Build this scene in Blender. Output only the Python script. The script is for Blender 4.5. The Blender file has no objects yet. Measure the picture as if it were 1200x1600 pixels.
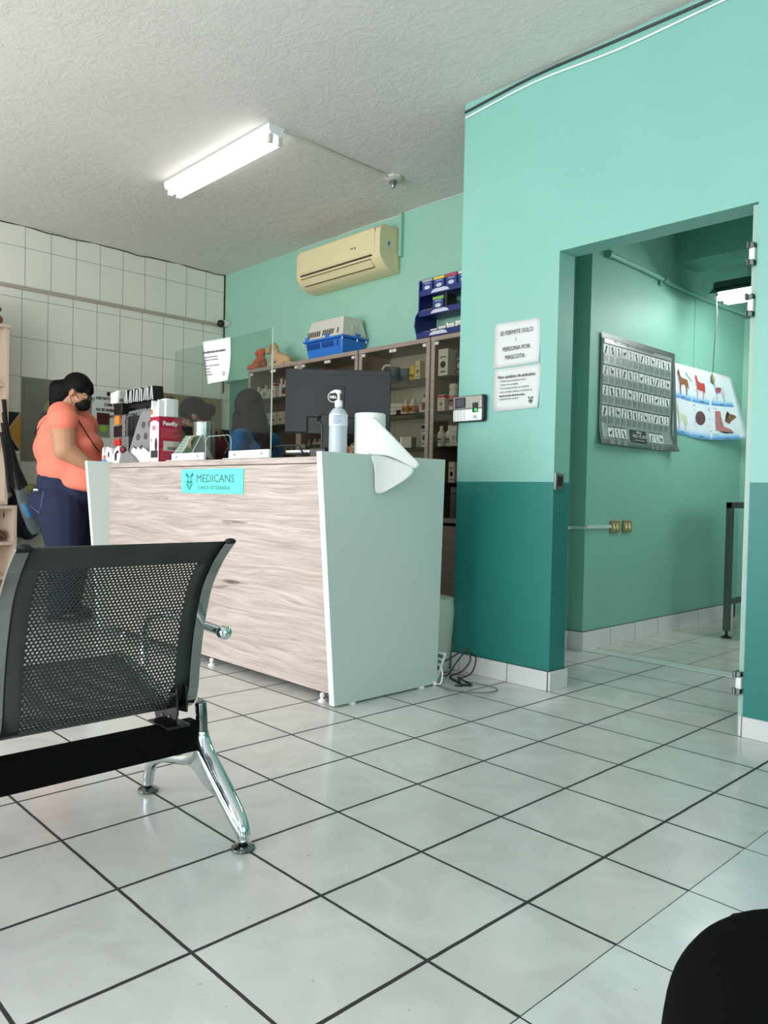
import bpy, bmesh, math, random
from mathutils import Matrix, Vector, Euler
random.seed(7)
R_=math.radians
scene=bpy.context.scene
# ---------------- camera
YAW,PITCH,ROLL=-0.8070109779510742,-0.022314066250973492,0.021155593791693218
CAM=Vector((2.40673,-0.81085,0.94185))
fw=Vector((math.sin(YAW)*math.cos(PITCH),math.cos(YAW)*math.cos(PITCH),math.sin(PITCH)))
r0=Vector((math.cos(YAW),-math.sin(YAW),0)); u0=r0.cross(fw)
rt=math.cos(ROLL)*r0+math.sin(ROLL)*u0; up=-math.sin(ROLL)*r0+math.cos(ROLL)*u0
cd=bpy.data.cameras.new('camera'); cam=bpy.data.objects.new('camera',cd); scene.collection.objects.link(cam)
cd.sensor_fit='VERTICAL'; cd.sensor_height=36; cd.sensor_width=27; cd.lens=1212.698/1600*36
cd.clip_start=.02; cd.clip_end=100
m=Matrix((rt,up,-fw)).transposed().to_4x4(); m.translation=CAM; cam.matrix_world=m
scene.camera=cam
# ---------------- world, lights, exposure
w=bpy.data.worlds.new('world'); scene.world=w; w.use_nodes=True
bg=w.node_tree.nodes['Background']; bg.inputs[0].default_value=(.75,.87,1,1); bg.inputs[1].default_value=1.0
def area(name,loc,rot,sx,sy,power,col):
    l=bpy.data.lights.new(name,'AREA'); l.shape='RECTANGLE'; l.size=sx; l.size_y=sy; l.energy=power; l.color=col
    o=bpy.data.objects.new(name,l); scene.collection.objects.link(o); o.location=loc; o.rotation_euler=rot; return o
area('daylight_front_window',(-1.2,-3.2,1.5),(R_(90),0,0),4.4,2.3,195,(.985,.99,1))
area('daylight_right_door',(3.0,-3.2,1.45),(R_(90),0,0),1.3,2.3,48,(.97,.99,1))
area('daylight_side_window',(5.1,-1.2,1.6),(R_(90),0,R_(90)),2.6,1.8,45,(.98,.99,1))
area('exam_room_fill',(3.7,4.8,1.7),(R_(90),0,R_(90)),1.0,1.0,22,(.95,1,1))  # added fill lamp for the exam room, behind an invented opening
scene.view_settings.view_transform='Standard'; scene.view_settings.look='None'
scene.view_settings.exposure=0.2; scene.view_settings.gamma=1; scene.view_settings.use_curve_mapping=False
scene.cycles.max_bounces=10; scene.cycles.diffuse_bounces=5; scene.cycles.transparent_max_bounces=24
scene.cycles.sample_clamp_indirect=4; scene.cycles.caustics_reflective=False; scene.cycles.caustics_refractive=False
COL=scene.collection
ORD=('first','second','third','fourth','fifth','sixth','seventh','eighth','ninth','tenth','eleventh','twelfth','thirteenth','fourteenth')
# ---------------- materials
def lin(c):
    return tuple(((v/255)/12.92 if v/255<=.04045 else ((v/255+.055)/1.055)**2.4) for v in c)+(1,)
MATS={}
def mat(name,c=(200,200,200),rough=.5,metal=0,noise=0,nscale=8,bump=0,bscale=40,emit=0,spec=.5,alpha=1,coat=0):
    if name in MATS: return MATS[name]
    m=bpy.data.materials.new(name); m.use_nodes=True; nt=m.node_tree; b=nt.nodes['Principled BSDF']
    b.inputs['Base Color'].default_value=lin(c); b.inputs['Roughness'].default_value=rough; b.inputs['Metallic'].default_value=metal
    b.inputs['Specular IOR Level'].default_value=spec; b.inputs['Coat Weight'].default_value=coat
    if alpha<1: b.inputs['Alpha'].default_value=alpha
    if emit: b.inputs['Emission Color'].default_value=lin(c); b.inputs['Emission Strength'].default_value=emit
    if noise or bump:
        tc=nt.nodes.new('ShaderNodeTexCoord')
    if noise:
        n=nt.nodes.new('ShaderNodeTexNoise'); n.inputs['Scale'].default_value=nscale; n.inputs['Detail'].default_value=5
        nt.links.new(tc.outputs['Object'],n.inputs['Vector'])
        mx=nt.nodes.new('ShaderNodeMix'); mx.data_type='RGBA'; l=lin(c)
        mx.inputs[6].default_value=tuple(v*(1-noise) for v in l[:3])+(1,); mx.inputs[7].default_value=tuple(min(1,v*(1+noise)) for v in l[:3])+(1,)
        nt.links.new(n.outputs['Fac'],mx.inputs[0]); nt.links.new(mx.outputs[2],b.inputs['Base Color'])
    if bump:
        n2=nt.nodes.new('ShaderNodeTexNoise'); n2.inputs['Scale'].default_value=bscale; n2.inputs['Detail'].default_value=4
        nt.links.new(tc.outputs['Object'],n2.inputs['Vector'])
        bp=nt.nodes.new('ShaderNodeBump'); bp.inputs['Strength'].default_value=bump; bp.inputs['Distance'].default_value=.01
        nt.links.new(n2.outputs['Fac'],bp.inputs['Height']); nt.links.new(bp.outputs['Normal'],b.inputs['Normal'])
    MATS[name]=m; return m
class G:   # small node helper
    def __init__(s,name):
        s.m=bpy.data.materials.new(name); s.m.use_nodes=True; s.nt=s.m.node_tree; s.b=s.nt.nodes['Principled BSDF']; MATS[name]=s.m
        tc=s.nt.nodes.new('ShaderNodeTexCoord'); s.co=tc.outputs['Object']
        sp=s.nt.nodes.new('ShaderNodeSeparateXYZ'); s.nt.links.new(s.co,sp.inputs[0]); s.x,s.y,s.z=sp.outputs
    def ma(s,op,a,b=None,c=None):
        n=s.nt.nodes.new('ShaderNodeMath'); n.operation=op
        for i,v in enumerate((a,b,c)):
            if v is None: continue
            if isinstance(v,(int,float)): n.inputs[i].default_value=v
            else: s.nt.links.new(v,n.inputs[i])
        return n.outputs[0]
    def mix(s,f,a,b):
        n=s.nt.nodes.new('ShaderNodeMix'); n.data_type='RGBA'
        for i,v in ((0,f),(6,a),(7,b)):
            if isinstance(v,(int,float,tuple)): n.inputs[i].default_value=v
            else: s.nt.links.new(v,n.inputs[i])
        return n.outputs[2]
    def noise(s,scale,detail=4,vec=None,rough=.5,dist=0):
        n=s.nt.nodes.new('ShaderNodeTexNoise'); n.inputs['Scale'].default_value=scale; n.inputs['Detail'].default_value=detail
        n.inputs['Roughness'].default_value=rough; n.inputs['Distortion'].default_value=dist
        s.nt.links.new(vec or s.co,n.inputs['Vector']); return n.outputs['Fac']
    def vec(s,a,b,c):
        n=s.nt.nodes.new('ShaderNodeCombineXYZ')
        for i,v in enumerate((a,b,c)):
            if isinstance(v,(int,float)): n.inputs[i].default_value=v
            else: s.nt.links.new(v,n.inputs[i])
        return n.outputs[0]
    def line(s,v,off,per,w):   # 1 on grout lines
        t=s.ma('DIVIDE',s.ma('SUBTRACT',v,off),per); f=s.ma('FRACT',t); d=s.ma('MINIMUM',f,s.ma('SUBTRACT',1,f))
        return s.ma('LESS_THAN',d,w/2/per)
    def ramp(s,v,a,b):
        n=s.nt.nodes.new('ShaderNodeMapRange'); n.inputs[1].default_value=a; n.inputs[2].default_value=b; s.nt.links.new(v,n.inputs[0]); return n.outputs[0]
    def bump(s,h,st=.3,d=.01):
        n=s.nt.nodes.new('ShaderNodeBump'); n.inputs['Strength'].default_value=st; n.inputs['Distance'].default_value=d
        s.nt.links.new(h,n.inputs['Height']); s.nt.links.new(n.outputs[0],s.b.inputs['Normal'])
    def set(s,k,v):
        if isinstance(v,(int,float,tuple)): s.b.inputs[k].default_value=v
        else: s.nt.links.new(v,s.b.inputs[k])
def floor_mat(name,ox,oy,tone,gw):
    g=G(name)
    wob=g.ma('MULTIPLY',g.ma('SUBTRACT',g.noise(14,3),.5),.003)
    lx=g.line(g.ma('ADD',g.x,wob),ox,.34,gw); ly=g.line(g.ma('ADD',g.y,wob),oy,.34,gw*.85)
    gr=g.ma('MAXIMUM',lx,ly)
    # per-tile tone
    ix=g.ma('FLOOR',g.ma('DIVIDE',g.ma('SUBTRACT',g.x,ox),.34)); iy=g.ma('FLOOR',g.ma('DIVIDE',g.ma('SUBTRACT',g.y,oy),.34))
    wn=g.nt.nodes.new('ShaderNodeTexWhiteNoise'); g.nt.links.new(g.vec(ix,iy,0),wn.inputs['Vector'])
    n=g.noise(5,6,dist=1.2)
    c=g.mix(g.ramp(n,.35,.65),lin(tuple(v-12 for v in tone)),lin(tone))
    c=g.mix(g.ma('MULTIPLY',wn.outputs['Value'],.12),c,lin((190,196,190)))
    sp=g.ma('GREATER_THAN',g.noise(60,1),.775)
    c=g.mix(g.ma('MULTIPLY',sp,.5),c,lin((120,118,110)))
    g.set('Base Color',g.mix(gr,c,lin((42,42,40))))
    rr=g.ma('ADD',g.ma('MULTIPLY',g.noise(18,3),.16),.09)
    g.set('Roughness',g.ma('ADD',rr,g.ma('MULTIPLY',gr,.6))); g.set('Specular IOR Level',.55)
    g.bump(g.ma('SUBTRACT',g.ma('MULTIPLY',g.noise(10,3),.25),gr),.35,.003)
    return g.m
def wall2_mat():   # two-tone painted plaster
    g=G('two_tone_paint'); n=g.noise(3,4)
    e=g.ma('ADD',g.z,g.ma('MULTIPLY',g.ma('SUBTRACT',g.noise(30,2),.5),.004))
    top=g.mix(n,lin((130,186,174)),lin((138,193,182))); bot=g.mix(n,lin((30,116,108)),lin((36,124,116)))
    g.set('Base Color',g.mix(g.ma('GREATER_THAN',e,1.0215),bot,top)); g.set('Roughness',.45); g.bump(g.noise(25,4),.12,.004); return g.m
def tilewall_mat():
    g=G('cream_wall_tiles')
    hi=g.ma('GREATER_THAN',g.z,2.545)
    oy=g.ma('ADD',1.41,g.ma('MULTIPLY',hi,.022))
    yy=g.ma('SUBTRACT',g.y,oy)
    lv=g.line(yy,0,.207,.004)
    oz=g.ma('ADD',.89-.315,g.ma('MULTIPLY',hi,.093)); lz=g.line(g.ma('SUBTRACT',g.z,oz),0,.315,.0035)
    gr=g.ma('MAXIMUM',lv,lz)
    # harlequin band 1.235..1.545
    band=g.ma('MULTIPLY',g.ma('GREATER_THAN',g.z,1.235),g.ma('LESS_THAN',g.z,1.545))
    u=g.ma('DIVIDE',yy,.207); v=g.ma('DIVIDE',g.ma('SUBTRACT',g.z,1.235),.155)
    a=g.ma('ADD',u,g.ma('MULTIPLY',v,.5)); b_=g.ma('SUBTRACT',u,g.ma('MULTIPLY',v,.5))
    pa=g.ma('MODULO',g.ma('ADD',g.ma('FLOOR',a),100),2); pb=g.ma('MODULO',g.ma('ADD',g.ma('FLOOR',b_),100),2)
    hc=g.mix(pa,g.mix(pb,lin((28,26,30)),lin((196,150,70))),g.mix(pb,lin((120,24,34)),lin((40,24,30))))
    tone=g.mix(g.noise(2.2,3),lin((218,218,206)),lin((230,229,218)))
    c=g.mix(gr,tone,lin((112,108,98)))
    dg=g.ma('MAXIMUM',g.line(a,0,1,.05),g.line(b_,0,1,.05))
    g.set('Base Color',g.mix(band,c,g.mix(dg,hc,lin((180,170,150)))))
    g.set('Roughness',g.ma('ADD',.28,g.ma('MULTIPLY',gr,.5))); g.bump(g.ma('SUBTRACT',g.ma('MULTIPLY',g.noise(3,2),.6),gr),.3,.003); return g.m
def ceil_mat():
    g=G('rough_stucco'); n1=g.noise(9,8,rough=.72,dist=.6); n2=g.noise(34,6,rough=.7); h=g.ma('ADD',g.ma('MULTIPLY',g.ramp(n1,.44,.66),.5),g.ma('MULTIPLY',n2,.35))
    g.set('Base Color',g.mix(g.noise(1.6,4),lin((214,210,204)),lin((226,222,216)))); g.set('Roughness',.8); g.bump(h,.5,.009); return g.m
def wood_mat(name,base,dark,axis='x',scale=1,veins=.6):
    g=G(name)
    a,b_,c_={'x':(g.x,g.y,g.z),'z':(g.z,g.y,g.x)}[axis]
    v=g.vec(g.ma('MULTIPLY',a,1.3*scale),g.ma('MULTIPLY',b_,9*scale),g.ma('MULTIPLY',c_,9*scale))
    warp=g.noise(.7,2,v); v2=g.vec(g.ma('MULTIPLY',a,1.3*scale),g.ma('MULTIPLY',b_,40*scale),g.ma('ADD',g.ma('MULTIPLY',c_,42*scale),g.ma('MULTIPLY',warp,6)))
    n=g.noise(1.6,9,v2,.72); f=g.ramp(n,.34,.62)
    c=g.mix(f,lin(dark),lin(base))
    v3=g.vec(g.ma('MULTIPLY',a,1.7*scale),g.ma('MULTIPLY',b_,14*scale),g.ma('ADD',g.ma('MULTIPLY',c_,15*scale),g.ma('MULTIPLY',warp,2)))
    k=g.ramp(g.noise(1.2,3,v3,.5),.66,.75)
    c=g.mix(g.ma('MULTIPLY',k,veins),c,lin(tuple(int(t*.62) for t in dark)))
    g.set('Base Color',c); g.set('Roughness',.45); return g.m
def glass_mat(name,tint=(235,240,238),refl=.5,rough=.02):
    m=bpy.data.materials.new(name); m.use_nodes=True; nt=m.node_tree; nt.nodes.clear(); MATS[name]=m
    o=nt.nodes.new('ShaderNodeOutputMaterial'); t=nt.nodes.new('ShaderNodeBsdfTransparent'); t.inputs[0].default_value=lin(tint)
    gl=nt.nodes.new('ShaderNodeBsdfGlossy'); gl.inputs['Roughness'].default_value=rough
    lw=nt.nodes.new('ShaderNodeLayerWeight'); lw.inputs[0].default_value=.5
    pw=nt.nodes.new('ShaderNodeMath'); pw.operation='POWER'; pw.inputs[1].default_value=4.5; nt.links.new(lw.outputs['Facing'],pw.inputs[0])
    mu=nt.nodes.new('ShaderNodeMath'); mu.operation='MULTIPLY_ADD'; mu.inputs[1].default_value=refl; mu.inputs[2].default_value=.04*refl*2; nt.links.new(pw.outputs[0],mu.inputs[0])
    mx=nt.nodes.new('ShaderNodeMixShader'); nt.links.new(mu.outputs[0],mx.inputs[0])
    nt.links.new(t.outputs[0],mx.inputs[1]); nt.links.new(gl.outputs[0],mx.inputs[2]); nt.links.new(mx.outputs[0],o.inputs[0]); return m
M_floor=floor_mat('glazed_floor_tiles',0,0,(210,209,206),.0098)
M_floor2=floor_mat('whiter_floor_tiles',1.587,0,(216,220,222),.005)
M_floor3=floor_mat('exam_floor_tiles',.07,3.90,(206,202,194),.006)
M_wall=wall2_mat(); M_tile=tilewall_mat(); M_ceil=ceil_mat()
M_green=mat('green_paint',(148,196,176),.5,noise=.05,nscale=3,bump=.1,bscale=25)
M_dgreen=mat('exam_green_paint',(124,176,160),.6,noise=.06,nscale=2.5,bump=.12,bscale=20)
M_green_dark=mat('dark_green_paint',(70,128,108),.5,noise=.05)
M_base=mat('baseboard_tile',(214,214,214),.25,noise=.04,nscale=6)
M_grout=mat('dark_grout',(58,50,46),.9)
M_oak=wood_mat('pale_driftwood',(208,193,186),(160,144,136),'x',1,1.0)
M_cab=wood_mat('grey_brown_wood',(166,148,136),(140,122,110),'x',1.5,.2)
M_cabin=mat('cabinet_interior',(120,108,98),.6,noise=.05)
M_shelfw=wood_mat('light_shelf_wood',(206,186,168),(186,164,144),'z',1.2,.2)
M_aqua=mat('pale_aqua_laminate',(198,212,207),.35,noise=.015,nscale=4)
M_white=mat('white_plastic',(236,238,238),.4); M_paper=mat('white_paper',(216,218,217),.7,noise=.02,nscale=10,bump=.15,bscale=6)
M_edge=mat('white_edge_band',(228,234,238),.4)
M_black=mat('black_plastic',(14,15,16),.4); M_ink=mat('black_ink',(28,28,32),.7); M_gink=mat('grey_ink',(110,112,114),.7)
M_blk2=mat('soft_black',(22,23,25),.7,noise=.1,nscale=60)
M_chrome=mat('chrome',(214,220,224),.07,1); M_dchrome=mat('dark_chrome',(120,125,126),.16,1)
M_steel=mat('brushed_steel',(150,152,150),.32,1)
M_bench=mat('dark_green_powder_coat',(38,44,41),.38,noise=.03)
M_glass=glass_mat('clear_glass',(226,234,230),.6); M_smoke=glass_mat('smoked_cabinet_glass',(232,229,222),.25); M_acr=glass_mat('clear_acrylic',(236,242,239),.22)
M_acre=mat('acrylic_edge',(206,222,216),.2,alpha=.75)
M_blue=mat('blue_plastic',(38,112,200),.4); M_navy=mat('navy_plastic',(22,36,110),.4); M_cream=mat('aged_cream_plastic',(222,208,164),.45,noise=.03,nscale=3)
M_bone=mat('pale_grey_plastic',(206,202,192),.45)
M_tube=mat('lit_tube',(255,255,255),.5,emit=6); M_tube2=mat('exam_lit_tube',(248,255,252),.5,emit=60)
# ---------------- mesh helpers
class MB:
    def __init__(s): s.v=[]; s.f=[]; s.mi=[]; s.M=Matrix()
    def add(s,vs,fs,mi=0):
        b=len(s.v); s.v+=[s.M@Vector(p) for p in vs]; s.f+=[tuple(b+i for i in f) for f in fs]; s.mi+=[mi]*len(fs); return s
    def box(s,a,b,mi=0):
        x0,y0,z0=[min(p,q) for p,q in zip(a,b)]; x1,y1,z1=[max(p,q) for p,q in zip(a,b)]
        return s.add([(x0,y0,z0),(x1,y0,z0),(x1,y1,z0),(x0,y1,z0),(x0,y0,z1),(x1,y0,z1),(x1,y1,z1),(x0,y1,z1)],
            [(0,3,2,1),(4,5,6,7),(0,1,5,4),(1,2,6,5),(2,3,7,6),(3,0,4,7)],mi)
    def cb(s,c,d,mi=0): return s.box([c[i]-d[i]/2 for i in range(3)],[c[i]+d[i]/2 for i in range(3)],mi)
    def quad(s,*p,mi=0): return s.add(p,[tuple(range(len(p)))],mi)
    def prism(s,poly,fr,d,mi=0):   # poly 2D, fr matrix (X,Y in plane, Z normal), extruded d along Z
        n=len(poly); v=[fr@Vector((x,y,0)) for x,y in poly]+[fr@Vector((x,y,d)) for x,y in poly]
        return s.add(v,[tuple(range(n))[::-1],tuple(range(n,2*n))]+[(i,(i+1)%n,n+(i+1)%n,n+i) for i in range(n)],mi)
    def tube(s,pts,r,n=10,mi=0,caps=True,flat=1):
        pts=[Vector(p) for p in pts]; k=len(pts); rs=r if isinstance(r,(list,tuple)) else [r]*k
        vs=[]; prev=None
        for i,p in enumerate(pts):
            t=(pts[min(i+1,k-1)]-pts[max(i-1,0)]).normalized()
            if prev is None:
                a=Vector((0,0,1)) if abs(t.z)<.9 else Vector((1,0,0)); nx=t.cross(a).normalized()
            else: nx=(prev-t*prev.dot(t)).normalized()
            prev=nx; ny=t.cross(nx)
            for j in range(n):
                an=2*math.pi*j/n; vs.append(p+(nx*math.cos(an)+ny*math.sin(an)*flat)*rs[i])
        fs=[(i*n+j,i*n+(j+1)%n,(i+1)*n+(j+1)%n,(i+1)*n+j) for i in range(k-1) for j in range(n)]
        if caps: fs+=[tuple(range(n))[::-1],tuple(range((k-1)*n,k*n))]
        return s.add(vs,fs,mi)
    def lathe(s,prof,c=(0,0,0),n=20,mi=0,fr=None):
        fr=fr or Matrix.Translation(c); vs=[];fs=[]
        for r,z in prof:
            for j in range(n):
                a=2*math.pi*j/n; vs.append(fr@Vector((r*math.cos(a),r*math.sin(a),z)))
        k=len(prof); fs=[(i*n+j,i*n+(j+1)%n,(i+1)*n+(j+1)%n,(i+1)*n+j) for i in range(k-1) for j in range(n)]
        fs+=[tuple(range(n))[::-1],tuple(range((k-1)*n,k*n))]
        return s.add(vs,fs,mi)
    def ell(s,c,r,rot=(0,0,0),n=16,mi=0):
        fr=Matrix.Translation(c)@Euler(rot).to_matrix().to_4x4()@Matrix.Diagonal((r[0],r[1],r[2],1))
        prof=[(math.sin(math.pi*i/(n//2))if 0<i<n//2 else 1e-3,-math.cos(math.pi*i/(n//2))) for i in range(n//2+1)]
        return s.lathe(prof,n=n,mi=mi,fr=fr)
    def cap(s,a,b,ra,rb,n=14,mi=0):   # tapered capsule
        a=Vector(a);b=Vector(b); L=(b-a).length; q=(b-a).to_track_quat('Z','Y').to_matrix().to_4x4(); fr=Matrix.Translation(a)@q
        h=5; prof=[(max(1e-3,ra*math.sin(math.pi/2*i/h)),-ra*math.cos(math.pi/2*i/h)) for i in range(h+1)]+[(max(1e-3,rb*math.cos(math.pi/2*i/h)),L+rb*math.sin(math.pi/2*i/h)) for i in range(h+1)]
        return s.lathe(prof,n=n,mi=mi,fr=fr)
def frame(o,X,Y):
    X=Vector(X).normalized();Y=Vector(Y).normalized();Z=X.cross(Y); m=Matrix((X,Y,Z)).transposed().to_4x4(); m.translation=Vector(o); return m
def FS(o): return frame(o,(1,0,0),(0,0,1))       # plane facing -y (x right, z up)
def FE(o): return frame(o,(0,1,0),(0,0,1))       # plane facing +x
def WM(o):
    m=o.matrix_basis.copy(); p=o.parent
    while p: m=p.matrix_basis@m; p=p.parent
    return m
def tag(o,label=None,cat=None,group=None,kind=None):
    for k,v in (('label',label),('category',cat),('group',group),('kind',kind)):
        if v: o[k]=v
    return o
def thing(name,label,cat,loc=(0,0,0),rz=0,group=None):
    o=bpy.data.objects.new(name,None); COL.objects.link(o); o.location=loc; o.rotation_euler=(0,0,rz); o.empty_display_size=.05
    return tag(o,label,cat,group)
def obj(name,mb,mats,parent=None,bevel=0,world=True,smooth=35,at=None,label=None,seg=2,fixn=True,weld=False):
    if not isinstance(mats,(list,tuple)): mats=[mats]
    me=bpy.data.meshes.new(name); vs=mb.v
    if parent is not None and world:
        iv=WM(parent).inverted(); vs=[iv@v for v in vs]
    if at is not None: vs=[v-Vector(at) for v in vs]
    me.from_pydata([tuple(v) for v in vs],[],mb.f); me.polygons.foreach_set('material_index',mb.mi)
    for m_ in mats: me.materials.append(m_)
    me.update()
    if fixn:
        bm_=bmesh.new(); bm_.from_mesh(me)
        if weld: bmesh.ops.remove_doubles(bm_,verts=bm_.verts,dist=2e-5)
        bmesh.ops.recalc_face_normals(bm_,faces=bm_.faces)
        bm_.to_mesh(me); bm_.free()
    if smooth: me.shade_smooth(); me.set_sharp_from_angle(angle=R_(smooth))
    o=bpy.data.objects.new(name,me); COL.objects.link(o); o.parent=parent
    if at is not None: o.location=at
    if bevel:
        b=o.modifiers.new('bevel','BEVEL'); b.width=bevel; b.segments=seg; b.limit_method='ANGLE'; b.angle_limit=R_(40)
    if label: o['label']=label
    return o
def single(name,mb,mats,label,cat,at,group=None,**k):
    o=obj(name,mb,mats,None,at=at,**k); return tag(o,label,cat,group)
def struct(name,mb,mats,at=None,**k):
    o=obj(name,mb,mats,None,at=at,**k); o['kind']='structure'; return o
def text(name,s,size,m,parent,fr,align='LEFT',bold=0,sx=1,ext=.0003):
    c=bpy.data.curves.new(name,'FONT'); c.body=s; c.size=size; c.align_x=align; c.extrude=ext; c.resolution_u=2; c.offset=bold; c.space_line=1.25
    t=bpy.data.objects.new(name,c); me=bpy.data.meshes.new_from_object(t); bpy.data.objects.remove(t)
    tr=WM(parent).inverted()@fr@Matrix.Diagonal((sx,1,1,1)); me.transform(tr); me.materials.clear(); me.materials.append(m)
    me.name=name; o=bpy.data.objects.new(name,me); COL.objects.link(o); o.parent=parent; return o
def copy_tree(o,parent=None):
    c=o.copy(); COL.objects.link(c); c.parent=parent
    for ch in list(o.children): copy_tree(ch,c)
    return c
def crv(pts,n=6):   # Catmull-Rom
    P=[Vector(p) for p in pts]; P=[2*P[0]-P[1]]+P+[2*P[-1]-P[-2]]; out=[]
    for i in range(1,len(P)-2):
        for j in range(n):
            t=j/n; a,b,c,d=P[i-1:i+3]
            out.append(.5*((2*b)+(c-a)*t+(2*a-5*b+4*c-d)*t*t+(3*b-a-3*c+d)*t**3))
    out.append(P[-2]); return out
# ================= SETTING
H=3.045
b=MB(); b.box((-4.19,-3,-.05),(1.587,2.45,0)); b.box((-4.19,2.45,-.05),(3.5,3.42,0)); struct('floor',b,M_floor,smooth=0)
b=MB(); b.box((1.587,-3,-.05),(4.6,2.45,0)); struct('floor',b,M_floor2,smooth=0)
b=MB(); b.box((-.3,3.53,-.05),(3.5,5.76,0)); struct('floor',b,M_floor3,smooth=0)
b=MB(); b.box((-.3,3.42,-.05),(3.5,3.53,.002)); struct('trim_1',b,mat('threshold_stone',(196,206,202),.3),smooth=0)
b=MB(); b.box((-4.3,-3.1,H),(4.7,3.4,H+.1)); struct('ceiling',b,M_ceil,smooth=0)
b=MB(); b.box((-.37,3.4,H-.03),(3.6,5.86,H+.1)); b.box((-.295,2.525,H-.03),(3.5,3.4,H)); struct('ceiling',b,M_dgreen,smooth=0)
b=MB(); b.box((-4.29,-3.1,0),(-4.19,3.4,H)); struct('wall_left',b,M_tile,smooth=0)
b=MB(); b.box((-3.36,3.3,0),(-.37,3.4,H)); b.box((-4.19,3.3,2.0),(-3.36,3.4,H)); struct('wall_back',b,M_green,smooth=0)
b=MB(); b.box((-4.19,3.372,0),(-3.36,3.4,2.0)); b.box((-3.98,3.36,.1),(-3.95,3.372,1.9)); struct('door_2',b,M_green_dark)
b=MB(); b.box((-4.17,3.285,2.0),(-3.34,3.3,2.075)); b.box((-3.40,3.285,0),(-3.34,3.3,2.0)); struct('trim_2',b,M_green,bevel=.003)
b=MB(); b.box((-.37,2.391,0),(.25,2.525,H)); b.box((.25,2.391,2.135),(1.174,2.525,H)); b.box((1.174,2.391,0),(4.6,2.525,H))
struct('wall_front_of_exam_room',b,M_wall,smooth=0)
b=MB(); b.box((-.37,2.525,0),(-.295,3.4,H)); b.box((-.37,3.401,0),(-.193,5.86,H)); struct('wall_exam_left',b,M_dgreen,smooth=0)
b=MB(); b.box((-.193,5.76,0),(3.6,5.86,H)); struct('wall_exam_back',b,M_dgreen,smooth=0)
b=MB()
for a_,c_ in (((3.5,2.525,0),(3.6,4.3,H)),((3.5,5.3,0),(3.6,5.86,H)),((3.5,4.3,0),(3.6,5.3,1.2)),((3.5,4.3,2.2),(3.6,5.3,H))): b.box(a_,c_)  # the gap in this unseen wall is added to let the fill lamp in
struct('wall_exam_right',b,M_dgreen,smooth=0)
b=MB()
for a_,c_ in (((4.6,-3.1,0),(4.7,-2.5,H)),((4.6,.1,0),(4.7,2.525,H)),((4.6,-2.5,0),(4.7,.1,.7)),((4.6,-2.5,2.5),(4.7,.1,H))): b.box(a_,c_)
struct('wall_right',b,M_green,smooth=0)
b=MB()
for a_,c_ in (((-4.19,-3.1,0),(-3.3,-3,H)),((3.7,-3.1,0),(4.6,-3,H)),((-3.3,-3.1,0),(3.7,-3,.3)),((-3.3,-3.1,2.65),(3.7,-3,H))): b.box(a_,c_)
struct('wall_front',b,M_green,smooth=0)
b=MB()
for x in (-3.3,-1.55,.2,1.95,3.65): b.box((x,-3.08,.3),(x+.05,-3.03,2.65))
for z in (.3,2.6): b.box((-3.3,-3.08,z),(3.7,-3.03,z+.05))
struct('window_1',b,M_steel)
b=MB()
for y in (-2.5,-1.22,.05): b.box((4.62,y,.7),(4.67,y+.05,2.5))
for z in (.7,2.45): b.box((4.62,-2.5,z),(4.67,.1,z+.05))
struct('window_2',b,M_steel)
# exam ceiling beam, wall nib, far corner trims
b=MB(); b.box((-.193,4.5,2.63),(3.5,4.82,H-.03)); struct('ceiling_beam',b,M_dgreen,smooth=0)
b=MB(); b.box((-.192,5.72,0),(-.15,5.76,2.44)); b.box((-.15,5.735,2.40),(.9,5.76,2.44)); struct('trim_3',b,M_green)
# painted line of the ceiling edge along tiled wall: wavy dark joint
b=MB(); b.tube([(-4.187,-3+i*.1,H-.006+.006*math.sin(i*.9)+.004*math.sin(i*2.3)) for i in range(64)],.0045,6); struct('trim_4',b,M_grout)
b=MB(); b.box((-4.19,-3,2.532),(-4.168,3.3,2.548)); b.box((-4.19,-3,2.548),(-4.172,3.3,2.562)); struct('trim_5',b,mat('beige_molding',(176,166,150),.5),bevel=.003)
b=MB(); b.box((-4.19,3.287,1.9),(-4.183,3.3,H)); struct('trim_6',b,M_grout)
# baseboards
def base(name,pieces,h):
    bt=MB()
    for a_,c_ in pieces:
        bt.box((a_[0],a_[1],0),(c_[0],c_[1],h),0)
    g=MB()
    o=struct(name,bt,M_base,bevel=.0015)
    return o
y0=2.391-.013
b=MB(); js=[-.37,-.315,.005,.2485]
base('baseboard_center',[((js[i]+.003,y0),(js[i+1]-.002,2.391)) for i in range(3)]+[((.252,y0+.004),(.264,2.535))],.094)
b=MB(); b.box((-.37,2.391-.006,0),(.252,2.391,.096)); b.box((.2485,2.386,0),(.256,2.53,.095)); struct('trim_7',b,M_grout,smooth=0)
js=[1.174]+[1.50+.34*i for i in range(9)]+[4.6]
base('baseboard_right',[((js[i]+.003,y0),(js[i+1]-.003,2.391)) for i in range(10)]+[((1.162,y0+.004),(1.172,2.53))],.082)
js=[3.396]+[3.716+.323*i for i in range(7)]
base('baseboard_exam_left',[((-.193,js[i]+.0035),(-.181,js[i+1]-.0035)) for i in range(7)]+[((-.293,3.389),(-.183,3.401)),((-.295,2.9),(-.283,3.385)),((-.295,2.53),(-.283,2.897))],.116)
b=MB(); b.box((-.193,3.40,0),(-.188,5.7,.119)); b.box((-.295,3.395,0),(-.19,3.401,.119)); struct('trim_8',b,M_grout,smooth=0)
base('baseboard_exam_back',[((-.14+.34*i,5.748),(.195+.34*i,5.76)) for i in range(10)],.116)
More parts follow.
